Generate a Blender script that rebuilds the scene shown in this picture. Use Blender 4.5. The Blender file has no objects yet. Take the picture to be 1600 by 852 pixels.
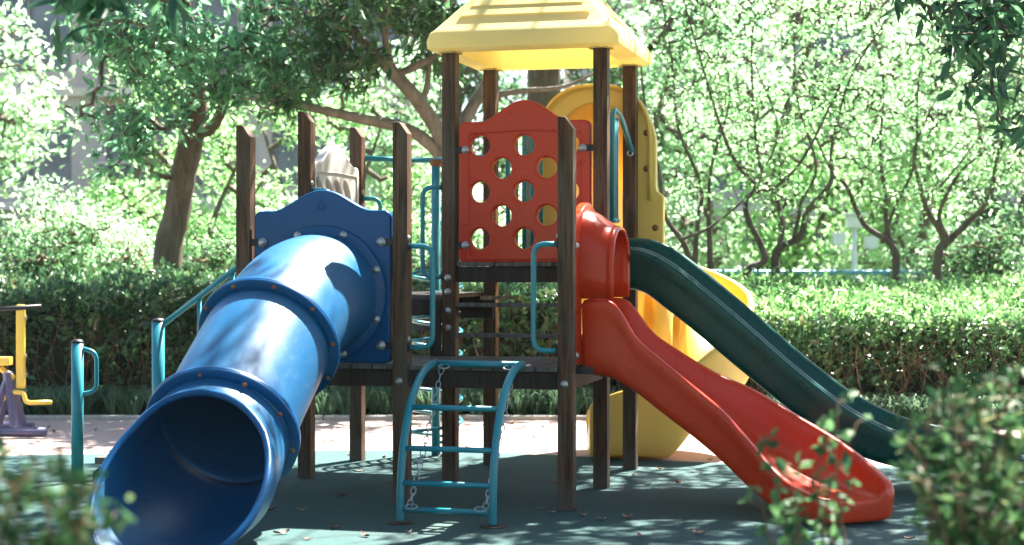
import bpy, bmesh, math, random
import numpy as np
from mathutils import Vector, Matrix
PI = math.pi
sc = bpy.context.scene
C = sc.collection

# ------------------------------------------------------------------ camera, world, sun, exposure
cam_d = bpy.data.cameras.new('camera'); cam = bpy.data.objects.new('camera', cam_d); C.objects.link(cam)
cam.location = (0, 0, 1.5); cam.rotation_euler = (PI/2, 0, 0)
cam_d.sensor_width = 36; cam_d.lens = 58.5; cam_d.shift_y = -0.01
cam_d.clip_start = 0.1; cam_d.clip_end = 2000
cam_d.dof.use_dof = True; cam_d.dof.focus_distance = 10.4; cam_d.dof.aperture_fstop = 2.2
sc.camera = cam
SUN_EL, SUN_AZ = 55.0, 36.0          # azimuth: degrees from +Y towards +X
world = bpy.data.worlds.new("World"); sc.world = world; world.use_nodes = True
nt = world.node_tree; nt.nodes.clear()
sky = nt.nodes.new('ShaderNodeTexSky'); sky.sky_type = 'NISHITA'; sky.sun_disc = False
sky.sun_elevation = math.radians(SUN_EL); sky.sun_rotation = math.radians(SUN_AZ)
bg = nt.nodes.new('ShaderNodeBackground'); bg.inputs[1].default_value = 0.05
wo = nt.nodes.new('ShaderNodeOutputWorld')
nt.links.new(sky.outputs[0], bg.inputs[0]); nt.links.new(bg.outputs[0], wo.inputs[0])
sd = bpy.data.lights.new('sun', 'SUN'); sd.energy = 5.0; sd.angle = math.radians(0.55); sd.color = (1, .95, .87)
sun = bpy.data.objects.new('sun', sd); C.objects.link(sun)
el, az = math.radians(SUN_EL), math.radians(SUN_AZ)
SV = Vector((math.sin(az)*math.cos(el), math.cos(az)*math.cos(el), math.sin(el)))
sun.rotation_euler = SV.to_track_quat('Z', 'Y').to_euler(); sun.location = (5, 10, 12)
sc.view_settings.view_transform = 'Standard'; sc.view_settings.look = 'None'
sc.view_settings.exposure = 2.85; sc.view_settings.gamma = 1
sc.render.engine = 'CYCLES'
sc.cycles.max_bounces = 8; sc.cycles.transparent_max_bounces = 4; sc.cycles.transmission_bounces = 3
sc.cycles.diffuse_bounces = 4; sc.cycles.glossy_bounces = 3
sc.cycles.caustics_reflective = False; sc.cycles.caustics_refractive = False
sc.cycles.sample_clamp_indirect = 6; sc.cycles.volume_bounces = 1; sc.cycles.volume_step_rate = 5

F = 2600.0
def at(px, py, D):                     # world point seen at that place of the photograph when D metres away
    return Vector(((px-800)/F*D, D, 1.5-(py-410)/F*D))

# ------------------------------------------------------------------ helpers
def tag(o, label=None, cat=None, group=None, kind=None):
    for k, v in (('label', label), ('category', cat), ('group', group), ('kind', kind)):
        if v: o[k] = v
    return o
def empty(name, loc=(0,0,0), rz=0.0):
    o = bpy.data.objects.new(name, None); C.objects.link(o); o.location = loc; o.rotation_euler = (0,0,rz)
    o.empty_display_size = .2
    return o
class MB:
    def __init__(s): s.v = []; s.f = []
    def add(s, v, f):
        n = len(s.v); s.v.extend([tuple(p) for p in v]); s.f.extend([tuple(i+n for i in q) for q in f])
    def box(s, lo, hi):
        x0,y0,z0 = lo; x1,y1,z1 = hi
        s.add([(x0,y0,z0),(x1,y0,z0),(x1,y1,z0),(x0,y1,z0),(x0,y0,z1),(x1,y0,z1),(x1,y1,z1),(x0,y1,z1)],
              [(0,3,2,1),(4,5,6,7),(0,1,5,4),(1,2,6,5),(2,3,7,6),(3,0,4,7)])
    def tube(s, pts, r, n=8, caps=True):
        pts = [Vector(p) for p in pts]; m = len(pts)
        rs = r if hasattr(r, '__len__') else [r]*m
        up = None; rings = []
        for i, p in enumerate(pts):
            t = (pts[min(i+1,m-1)]-pts[max(i-1,0)])
            if t.length < 1e-9: t = Vector((0,0,1))
            t.normalize()
            if up is None:
                a = Vector((0,0,1)) if abs(t.z) < .9 else Vector((1,0,0))
                up = (a - t*a.dot(t)).normalized()
            else:
                up = up - t*up.dot(t)
                up = up.normalized() if up.length > 1e-6 else t.orthogonal().normalized()
            b = t.cross(up)
            rings.append([p + (up*math.cos(2*PI*k/n) + b*math.sin(2*PI*k/n))*rs[i] for k in range(n)])
        v = [q for R in rings for q in R]; f = []
        for i in range(m-1):
            for k in range(n):
                k2 = (k+1) % n
                f.append((i*n+k, i*n+k2, (i+1)*n+k2, (i+1)*n+k))
        if caps:
            f.append(tuple(range(n))[::-1]); f.append(tuple((m-1)*n+k for k in range(n)))
        s.add(v, f)
    def ring(s, pts, r, n=6):          # closed tube
        pts = [Vector(p) for p in pts]; m = len(pts); v = []; f = []
        nrm = (pts[m//3]-pts[0]).cross(pts[2*m//3]-pts[0]).normalized()
        for i, p in enumerate(pts):
            t = (pts[(i+1)%m]-pts[i-1]).normalized(); b = t.cross(nrm)
            v += [p + (nrm*math.cos(2*PI*k/n) + b*math.sin(2*PI*k/n))*r for k in range(n)]
        for i in range(m):
            for k in range(n):
                j = (i+1) % m; k2 = (k+1) % n
                f.append((i*n+k, i*n+k2, j*n+k2, j*n+k))
        s.add(v, f)
    def lathe(s, prof, origin=(0,0,0), axis=(0,0,1), n=24):
        a = Vector(axis).normalized(); u = a.orthogonal().normalized(); w = a.cross(u); o = Vector(origin)
        v = [o + a*z + (u*math.cos(2*PI*k/n) + w*math.sin(2*PI*k/n))*r for (r, z) in prof for k in range(n)]
        f = []
        for i in range(len(prof)-1):
            for k in range(n):
                k2 = (k+1) % n
                f.append((i*n+k, i*n+k2, (i+1)*n+k2, (i+1)*n+k))
        s.add(v, f)
    def build(s, name, mat, parent=None, smooth=False, bevel=0, segs=2, sub=0, auto=None):
        me = bpy.data.meshes.new(name); me.from_pydata([tuple(p) for p in s.v], [], s.f); me.validate()
        bm = bmesh.new(); bm.from_mesh(me); bmesh.ops.recalc_face_normals(bm, faces=bm.faces); bm.to_mesh(me); bm.free()
        return finish(me, name, mat, parent, smooth, bevel, segs, sub, auto)
def finish(me, name, mat, parent=None, smooth=False, bevel=0, segs=2, sub=0, auto=None):
    o = bpy.data.objects.new(name, me); C.objects.link(o)
    if mat: me.materials.append(mat)
    if parent: o.parent = parent
    if bevel:
        m = o.modifiers.new('bevel', 'BEVEL'); m.width = bevel; m.segments = segs; m.limit_method = 'ANGLE'; m.angle_limit = math.radians(40)
    if sub:
        m = o.modifiers.new('sub', 'SUBSURF'); m.levels = sub; m.render_levels = sub
    if smooth or sub:
        me.polygons.foreach_set('use_smooth', [True]*len(me.polygons))
    if auto:
        me.polygons.foreach_set('use_smooth', [True]*len(me.polygons))
        me.set_sharp_from_angle(angle=math.radians(auto))
    return o
def cr(pts, n=8, closed=False):        # catmull-rom through points (any dimension)
    P = [np.array(p, float) for p in pts]; m = len(P); out = []
    for i in range(m if closed else m-1):
        p0 = P[(i-1) % m] if closed or i > 0 else 2*P[0]-P[1]
        p1 = P[i]; p2 = P[(i+1) % m]
        p3 = P[(i+2) % m] if closed or i+2 < m else 2*P[-1]-P[-2]
        for k in range(n):
            t = k/n
            out.append(.5*((2*p1)+(-p0+p2)*t+(2*p0-5*p1+4*p2-p3)*t*t+(-p0+3*p1-3*p2+p3)*t**3))
    if not closed: out.append(P[-1])
    return out
def fillet(pts, r, n=5):               # polyline with rounded corners
    P = [Vector(p) for p in pts]; out = [P[0]]
    for i in range(1, len(P)-1):
        a = (P[i-1]-P[i]); b = (P[i+1]-P[i]); d = min(r, a.length*.49, b.length*.49)
        p, q = P[i]+a.normalized()*d, P[i]+b.normalized()*d
        for k in range(n+1):
            t = k/n; out.append(p*(1-t)**2 + P[i]*2*t*(1-t) + q*t*t)
    out.append(P[-1]); return out

# ------------------------------------------------------------------ materials
def new_mat(name):
    m = bpy.data.materials.new(name); m.use_nodes = True; t = m.node_tree
    return m, t, t.nodes['Principled BSDF']
def noise(t, scale, detail=4, rough=.6, vec=None, dist=0):
    n = t.nodes.new('ShaderNodeTexNoise'); n.inputs['Scale'].default_value = scale
    n.inputs['Detail'].default_value = detail; n.inputs['Roughness'].default_value = rough; n.inputs['Distortion'].default_value = dist
    if vec is not None: t.links.new(vec, n.inputs['Vector'])
    return n
def coords(t, scale=(1,1,1)):
    c = t.nodes.new('ShaderNodeTexCoord'); mp = t.nodes.new('ShaderNodeMapping'); mp.inputs['Scale'].default_value = scale
    t.links.new(c.outputs['Object'], mp.inputs['Vector']); return mp.outputs[0]
def ramp(t, src, stops):
    r = t.nodes.new('ShaderNodeValToRGB'); e = r.color_ramp.elements
    while len(e) < len(stops): e.new(.5)
    for i, (p, c) in enumerate(stops):
        e[i].position = p; e[i].color = (*c, 1) if len(c) == 3 else c
    t.links.new(src, r.inputs[0]); return r.outputs[0]
def mix(t, fac, a, b, mode='MIX'):
    m = t.nodes.new('ShaderNodeMix'); m.data_type = 'RGBA'; m.blend_type = mode
    for s, k in ((fac, 0), (a, 6), (b, 7)):
        if hasattr(s, 'links'): t.links.new(s, m.inputs[k])
        elif k == 0: m.inputs[0].default_value = s
        else: m.inputs[k].default_value = (*s, 1)
    return m.outputs[2]
def bump(t, h, strength, dist, p):
    b = t.nodes.new('ShaderNodeBump'); b.inputs['Strength'].default_value = strength; b.inputs['Distance'].default_value = dist
    t.links.new(h, b.inputs['Height']); t.links.new(b.outputs[0], p.inputs['Normal'])
def g(v): return (v, v, v)

def plastic(name, col, rough=.3, fade_sheen=.25, sub=0.0, dusty=(.5,.5,.5), wear=.12, spec=.5):
    m, t, p = new_mat(name); v = coords(t); p.inputs['Specular IOR Level'].default_value = spec
    n1 = noise(t, 2.2, 5, .6, v); n2 = noise(t, 9, 6, .6, v, .3)
    light = tuple(min(1, c*.95+.035) for c in col)
    c1 = mix(t, ramp(t, n1.outputs[0], [(.4, g(0)), (.75, g(fade_sheen))]), col, light)
    c2 = mix(t, ramp(t, n2.outputs[0], [(.56, g(0)), (.8, g(.05))]), c1, dusty)
    vs = coords(t, (26, 2.2, 9)); n4 = noise(t, 2.2, 7, .75, vs, .3)          # fine scuffs drawn out along the slide
    c2 = mix(t, ramp(t, n4.outputs[0], [(.56, g(0)), (.66, g(wear)), (.8, g(wear*1.6))]), c2, dusty)
    t.links.new(c2, p.inputs['Base Color'])
    t.links.new(ramp(t, n2.outputs[0], [(.3, g(rough*.92)), (.75, g(min(1, rough*1.2)))]), p.inputs['Roughness'])
    n3 = noise(t, 60, 3, .5, v); bump(t, n3.outputs[0], .06, .004, p)
    if sub:
        tr = t.nodes.new('ShaderNodeBsdfTranslucent'); t.links.new(c2, tr.inputs[0])
        ms = t.nodes.new('ShaderNodeMixShader'); ms.inputs[0].default_value = sub
        o = t.nodes['Material Output']
        t.links.new(p.outputs[0], ms.inputs[1]); t.links.new(tr.outputs[0], ms.inputs[2]); t.links.new(ms.outputs[0], o.inputs[0])
    return m
def wood(name, dark, mid, grey, gfac=.6):
    m, t, p = new_mat(name)
    v = coords(t, (34, 34, 1.6)); n = noise(t, 1.6, 8, .7, v, .4)
    v2 = coords(t, (5, 5, 1.1)); n2 = noise(t, 1.5, 6, .65, v2)
    v3 = coords(t, (60, 60, 4)); n3 = noise(t, 1, 4, .6, v3)
    c = ramp(t, n.outputs[0], [(.38, dark), (.55, mid), (.68, tuple(x*1.7 for x in mid))])
    c = mix(t, ramp(t, n2.outputs[0], [(.45, g(0)), (.68, g(gfac))]), c, mix(t, n3.outputs[0], tuple(x*.5 for x in grey), grey))
    sx_ = t.nodes.new('ShaderNodeSeparateXYZ'); t.links.new(coords(t), sx_.inputs[0])
    ad = t.nodes.new('ShaderNodeMath'); ad.operation = 'MULTIPLY_ADD'; t.links.new(n2.outputs[0], ad.inputs[0]); ad.inputs[1].default_value = .5; t.links.new(sx_.outputs[2], ad.inputs[2])
    c = mix(t, ramp(t, ad.outputs[0], [(.26, g(.75)), (.46, g(0))]), c, (.10,.085,.07))
    t.links.new(c, p.inputs['Base Color']); p.inputs['Roughness'].default_value = .62
    p.inputs['Specular IOR Level'].default_value = .22
    bump(t, mix(t, .5, n.outputs[0], n3.outputs[0]), .6, .006, p)
    return m
def paint(name, col, rust=(.10,.04,.02), thr=.66, rough=.32):
    m, t, p = new_mat(name); v = coords(t)
    n = noise(t, 26, 6, .75, v); n2 = noise(t, 5, 4, .6, v)
    f = ramp(t, n.outputs[0], [(thr, g(0)), (thr+.03, g(1))])
    c = mix(t, ramp(t, n2.outputs[0], [(.35, g(0)), (.7, g(.4))]), col, tuple(min(1, x*.7+.08) for x in col))
    t.links.new(mix(t, f, c, rust), p.inputs['Base Color']); p.inputs['Roughness'].default_value = rough
    bump(t, n.outputs[0], .15, .002, p)
    return m
def metal(name, col=(.42,.40,.38), rough=.45, met=.9):
    m, t, p = new_mat(name); v = coords(t); n = noise(t, 40, 4, .6, v)
    t.links.new(mix(t, n.outputs[0], tuple(c*.6 for c in col), col), p.inputs['Base Color'])
    p.inputs['Metallic'].default_value = met; p.inputs['Roughness'].default_value = rough
    return m
def leafmat(name, cols, transl=.4, rough=.4, spec=.5):
    m, t, p = new_mat(name)
    gi = t.nodes.new('ShaderNodeNewGeometry')
    r = ramp(t, gi.outputs['Random Per Island'], [(i/max(1, len(cols)-1), c) for i, c in enumerate(cols)])
    v = coords(t); n = noise(t, 1.3, 3, .6, v)
    hs = t.nodes.new('ShaderNodeHueSaturation'); t.links.new(r, hs.inputs['Color'])
    mr = t.nodes.new('ShaderNodeMapRange'); t.links.new(n.outputs[0], mr.inputs[0])
    mr.inputs[1].default_value = .3; mr.inputs[2].default_value = .7; mr.inputs[3].default_value = .7; mr.inputs[4].default_value = 1.35
    t.links.new(mr.outputs[0], hs.inputs['Value'])
    t.links.new(hs.outputs[0], p.inputs['Base Color'])
    p.inputs['Roughness'].default_value = rough; p.inputs['Specular IOR Level'].default_value = spec
    tr = t.nodes.new('ShaderNodeBsdfTranslucent')
    h2 = t.nodes.new('ShaderNodeHueSaturation'); h2.inputs['Hue'].default_value = .52; h2.inputs['Value'].default_value = 1.8; h2.inputs['Saturation'].default_value = .86
    t.links.new(hs.outputs[0], h2.inputs['Color']); t.links.new(h2.outputs[0], tr.inputs[0])
    ms = t.nodes.new('ShaderNodeMixShader'); ms.inputs[0].default_value = transl
    t.links.new(p.outputs[0], ms.inputs[1]); t.links.new(tr.outputs[0], ms.inputs[2])
    t.links.new(ms.outputs[0], t.nodes['Material Output'].inputs[0])
    return m
def bark(name, a, b, sc_=(14,14,2.2)):
    m, t, p = new_mat(name); v = coords(t, sc_); n = noise(t, 1.5, 8, .7, v, .5)
    n2 = noise(t, 2.5, 4, .6, coords(t))
    c = ramp(t, n.outputs[0], [(.32, a), (.65, b)])
    c = mix(t, ramp(t, n2.outputs[0], [(.5, g(0)), (.75, g(.45))]), c, tuple(min(1, x*1.5+.03) for x in b))
    t.links.new(c, p.inputs['Base Color']); p.inputs['Roughness'].default_value = .85
    bump(t, n.outputs[0], .9, .03, p); return m

M_blue = plastic('blue_plastic', (.0005,.062,.18), .32, .02, dusty=(.10,.24,.40), wear=.05, spec=.3)
M_tube = plastic('sheen_tinted_blue_plastic', (.003,.092,.215), .38, .32, dusty=(.30,.42,.55), wear=.10)  # lighter blue and pale noise paint the tube's sheen; scuffs are wear
M_bluein = M_blue
M_red = plastic('red_plastic', (.62,.038,.004), .28, .08, .12, dusty=(.62,.22,.16), wear=.14, spec=.38)
M_yel = plastic('yellow_plastic', (.87,.60,.13), .34, .3, .10, dusty=(.8,.7,.5))
M_roof = plastic('roof_plastic', (.88,.75,.36), .42, .3, .42, dusty=(.75,.72,.62))
M_white = plastic('white_plastic', (.42,.39,.36), .45, .1, .0, dusty=(.5,.47,.42))
M_green = plastic('green_plastic', (.0,.060,.046), .28, .0, dusty=(.0,.09,.08), wear=.05, spec=.3)
M_wood = wood('weathered_timber', (.028,.014,.008), (.115,.050,.022), (.20,.155,.115), .55)
M_deck = wood('deck_timber', (.05,.045,.042), (.12,.10,.09), (.20,.18,.17), .7)
M_beam = wood('dark_beam_timber', (.014,.009,.007), (.04,.024,.017), (.08,.065,.055), .35)
M_teal = paint('turquoise_paint', (.004,.21,.26), thr=.69)
M_bolt = metal('galvanised_steel', (.55,.52,.49), .42, .75)
M_rust = metal('rusty_bolt', (.36,.13,.05), .7, .2)
M_black = metal('black_bracket', (.02,.02,.02), .5, .3)
M_foot = metal('dark_rusted_steel', (.07,.045,.03), .7, .3)
M_chain = metal('zinc_chain', (.55,.60,.62), .3, .9)
M_eqyel = paint('yellow_enamel', (.80,.55,.08), thr=.75)
M_eqpur = paint('indigo_enamel', (.07,.07,.16), thr=.75)

# ================================================================== SETTING
def sheet(name, poly, z, mat, kind='structure'):
    me = bpy.data.meshes.new(name); me.from_pydata([(x, y, z) for x, y in poly], [], [tuple(range(len(poly)))])
    o = finish(me, name, mat); o['kind'] = kind; return o
m, t, p = new_mat('earth'); v = coords(t); n = noise(t, .6, 8, .7, v); n2 = noise(t, 9, 6, .7, v)
t.links.new(mix(t, n2.outputs[0], ramp(t, n.outputs[0], [(.35, (.07,.10,.03)), (.65, (.14,.17,.06))]), (.17,.14,.08)), p.inputs['Base Color']); p.inputs['Roughness'].default_value = .95
bump(t, n2.outputs[0], .8, .05, p); M_earth = m
sheet('ground', [(-400,-60),(400,-60),(400,900),(-400,900)], -.02, M_earth)
m, t, p = new_mat('terracotta_paving'); v = coords(t); n = noise(t, 1.1, 6, .65, v); n2 = noise(t, 190, 3, .8, v); n3 = noise(t, 7, 6, .7, v)
c = ramp(t, n.outputs[0], [(.3, (.36,.21,.17)), (.7, (.52,.36,.30))])
c = mix(t, ramp(t, n3.outputs[0], [(.45, g(0)), (.7, g(.35))]), c, (.30,.25,.22))
t.links.new(mix(t, n2.outputs[0], c, (.36,.30,.27)), p.inputs['Base Color']); p.inputs['Roughness'].default_value = .9
bump(t, n2.outputs[0], .5, .004, p); M_terra = m
sheet('paving', [(-14,9),(14,9),(14,15.86),(-14,15.86)], -.008, M_terra)
m, t, p = new_mat('rubber_granules'); v = coords(t)
n = noise(t, 1.4, 7, .65, v); n2 = noise(t, 240, 3, .9, v); n3 = noise(t, 9, 7, .75, v)
c = ramp(t, n.outputs[0], [(.3, (.006,.044,.041)), (.7, (.014,.078,.070))])
c = mix(t, ramp(t, n3.outputs[0], [(.5, g(0)), (.72, g(.35))]), c, (.05,.10,.095))
c = mix(t, ramp(t, n2.outputs[0], [(.42, g(0)), (.62, g(.6))]), c, (.05,.125,.13))
vo = coords(t)
for (wx, wy, wr) in ((-.4,9.35,.55), (-1.85,7.9,.6), (1.95,9.05,.55), (-2.7,11.1,.6)):       # scuffed places where children land
    dn = t.nodes.new('ShaderNodeVectorMath'); dn.operation = 'DISTANCE'; t.links.new(vo, dn.inputs[0]); dn.inputs[1].default_value = (wx, wy, .003)
    ma = t.nodes.new('ShaderNodeMath'); ma.operation = 'MULTIPLY_ADD'; t.links.new(n3.outputs[0], ma.inputs[0]); ma.inputs[1].default_value = wr*1.2; t.links.new(dn.outputs['Value'], ma.inputs[2])
    c = mix(t, ramp(t, ma.outputs[0], [(wr*.55, g(.42)), (min(1, wr*1.7), g(0))]), c, (.10,.13,.115))
n5 = noise(t, 70, 4, .8, v); c = mix(t, ramp(t, n5.outputs[0], [(.5, g(0)), (.7, g(.55))]), c, (.004,.025,.028))
t.links.new(c, p.inputs['Base Color']); p.inputs['Roughness'].default_value = .85
bump(t, n2.outputs[0], .9, .006, p); M_rub = m
edge = cr([(-9,12.5),(-4.5,12.85),(-2.8,13.05),(-1.2,13.25),(.1,13.0),(1.0,12.62),(2.2,12.25),(3.4,12.3),(5,12.9),(9,13.4)], 8)
sheet('rubber_surface', [(9,4.6),(-9,4.6)][::1] + [(float(a[0]), float(a[1])) for a in edge], .003, M_rub)
m, t, p = new_mat('kerb_concrete'); v = coords(t); n = noise(t, 20, 6, .7, v)
t.links.new(ramp(t, n.outputs[0], [(.3, (.28,.26,.23)), (.7, (.42,.40,.36))]), p.inputs['Base Color']); p.inputs['Roughness'].default_value = .9; M_kerb = m
kb = MB(); x = -13.0
while x < 13: kb.box((x+.004,15.86,-.02), (x+.796,15.98,.035)); x += .8
tag(kb.build('kerb', M_kerb, bevel=.012), kind='structure')

# ------------------------------------------------------------------ foliage machinery
def leaf_cloud(name, P, A, L, W, mat, parent, rng, fold=.22, six=False, extra=None, up=None):
    """one folded leaf per row: base P, axis A, length L, width W"""
    N = len(P); A = A/np.maximum(np.linalg.norm(A, axis=1, keepdims=True), 1e-6)
    R = rng.normal(size=(N, 3))
    if up is not None: R = R*.55 + up
    S = np.cross(A, R); S /= np.maximum(np.linalg.norm(S, axis=1, keepdims=True), 1e-6)
    U = np.cross(S, A)
    L = np.broadcast_to(L, (N,))[:, None]; W = np.broadcast_to(W, (N,))[:, None]
    if six:
        pts = [P, P+A*L*.3+S*W*.5+U*W*fold, P+A*L*.7+S*W*.42+U*W*fold-U*L*.03, P+A*L-U*L*.10, P+A*L*.7-S*W*.42+U*W*fold-U*L*.03, P+A*L*.3-S*W*.5+U*W*fold]
        k = 6; fc = [(0,3,2,1), (0,5,4,3)]
    else:
        pts = [P, P+A*L*.45+S*W*.5+U*W*fold, P+A*L-U*L*.08, P+A*L*.45-S*W*.5+U*W*fold]
        k = 4; fc = [(0,2,1), (0,3,2)]
    V = np.stack(pts, 1).reshape(-1, 3)
    idx = np.arange(N)[:, None]*k
    nf = len(fc); fl = len(fc[0])
    FI = np.concatenate([idx+np.array([q]) for q in fc], 1).reshape(-1)
    me = bpy.data.meshes.new(name)
    me.vertices.add(len(V)); me.vertices.foreach_set('co', V.astype(np.float32).ravel())
    me.loops.add(len(FI)); me.loops.foreach_set('vertex_index', FI.astype(np.int32))
    me.polygons.add(N*nf)
    me.polygons.foreach_set('loop_start', (np.arange(N*nf)*fl).astype(np.int32))
    me.update(calc_edges=True); me.validate()
    return finish(me, name, mat, parent)
def blob_points(blobs, n, rng, shell=.45):
    """points in a set of ellipsoids (centre, radii), denser towards their surface"""
    vol = np.array([b[1][0]*b[1][1]*b[1][2] for b in blobs])**.75; out = []
    cnt = np.maximum(1, (n*vol/vol.sum()).astype(int))
    for (c, r), k in zip(blobs, cnt):
        d = rng.normal(size=(k, 3)); d /= np.linalg.norm(d, axis=1, keepdims=True)
        rad = rng.random(k)**shell
        rad = rad*(1+.12*rng.normal(size=k))
        out.append(np.array(c)+d*rad[:, None]*np.array(r))
    return np.concatenate(out)
def whorls(P, k, rng, droop=-.1, spread=.05, out=None):
    B = np.repeat(P, k, 0); N = len(B)
    A = rng.normal(size=(N, 3)); A[:, 2] += droop
    A /= np.linalg.norm(A, axis=1, keepdims=True)
    return B + rng.normal(size=(N, 3))*spread, A
def skeleton(mb, stems, P, rng, r_tip=.006, r_pow=.5, n=5, wob=.12, max_r=.07):
    """join every leaf clump to the nearest wood already there, so that limbs branch like a real crown"""
    nodes = [np.array(q[:3], float) for s in stems for q in s]
    parent = [-1]*len(nodes); K = len(nodes)
    NP = np.array(nodes)
    dd = np.array([np.min(np.linalg.norm(NP-p, axis=1)) for p in P]); order = np.argsort(dd)
    allp = np.zeros((K+len(P), 3)); allp[:K] = NP
    cost = np.zeros(K+len(P))
    cnt = np.zeros(K+len(P)); par = np.full(K+len(P), -1)
    m_ = K
    for i in order:
        p = P[i]; d = np.linalg.norm(allp[:m_]-p, axis=1); j = int(np.argmin(d + .12*cost[:m_]))
        allp[m_] = p; par[m_] = j; cost[m_] = cost[j]+d[j]; m_ += 1
    cnt[K:] = 1
    for i in range(m_-1, K-1, -1):
        if par[i] >= K: cnt[par[i]] += cnt[i]
    for i in range(K, m_):
        a, b = allp[par[i]], allp[i]; L = np.linalg.norm(b-a)
        if L < .02: continue
        r1 = min(max_r, r_tip*cnt[i]**r_pow); r0 = min(max_r, r1*1.35)
        q1 = a+(b-a)*.35+rng.normal(size=3)*L*wob+np.array([0,0,-.05*L]); q2 = a+(b-a)*.7+rng.normal(size=3)*L*wob*.8
        mb.tube([a, q1, q2, b], [r0, (r0*.65+r1*.35), (r0*.3+r1*.7), r1*.8], n, caps=False)
def stem_tube(mb, pts, n=10, sub=5, rough=.0, rng=None):
    q = cr(pts, sub)
    if rough: q = [np.concatenate([a[:3]+rng.normal(size=3)*a[3]*rough, a[3:]]) for a in q]
    mb.tube([a[:3] for a in q], [float(a[3]) for a in q], n)
    return [a[:3] for a in q]

class Leafage:
    pass
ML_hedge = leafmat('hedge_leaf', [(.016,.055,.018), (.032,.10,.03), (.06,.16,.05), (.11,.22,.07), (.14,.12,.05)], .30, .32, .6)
ML_hedge2 = leafmat('sunlit_tint_hedge_leaf', [(.03,.09,.022), (.08,.18,.04), (.16,.30,.07), (.28,.42,.14)], .48, .32, .6)  # paler leaf colour carries the sunlight on the right hedge's top
ML_camphor = leafmat('glossy_dark_leaf', [(.012,.055,.024), (.025,.095,.040), (.05,.15,.055), (.09,.21,.07)], .45, .30, .6)
ML_crown = leafmat('crown_leaf', [(.04,.14,.06), (.07,.21,.09), (.13,.31,.13), (.22,.42,.21)], .6, .32, .6)
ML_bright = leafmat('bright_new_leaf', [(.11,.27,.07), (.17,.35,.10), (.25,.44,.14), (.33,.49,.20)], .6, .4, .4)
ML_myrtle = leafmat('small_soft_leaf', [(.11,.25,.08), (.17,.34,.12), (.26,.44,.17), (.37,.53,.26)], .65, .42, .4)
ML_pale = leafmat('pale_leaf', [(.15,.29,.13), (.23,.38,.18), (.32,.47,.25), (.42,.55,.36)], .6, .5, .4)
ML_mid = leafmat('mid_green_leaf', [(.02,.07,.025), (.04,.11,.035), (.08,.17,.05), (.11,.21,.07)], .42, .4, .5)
ML_twigleaf = leafmat('round_leaf', [(.02,.07,.025), (.04,.11,.035), (.08,.17,.05), (.11,.21,.07)], .42, .55, .25)
ML_grass = leafmat('liriope_blade', [(.02,.06,.028), (.05,.12,.05), (.10,.19,.09), (.2,.29,.18)], .22, .3, .6)
ML_near = leafmat('foreground_leaf', [(.012,.055,.018), (.025,.085,.025), (.05,.13,.035), (.09,.17,.05), (.17,.15,.07)], .4, .55, .25)
M_bark = bark('furrowed_bark', (.055,.038,.026), (.17,.125,.085))
M_bark2 = bark('smooth_grey_bark', (.10,.075,.055), (.25,.20,.15), (7,7,2))
M_bark3 = bark('dark_myrtle_bark', (.035,.026,.022), (.13,.10,.08), (8,8,2))
M_twig = bark('hedge_twig', (.10,.055,.03), (.30,.18,.10), (20,20,20))

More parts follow.
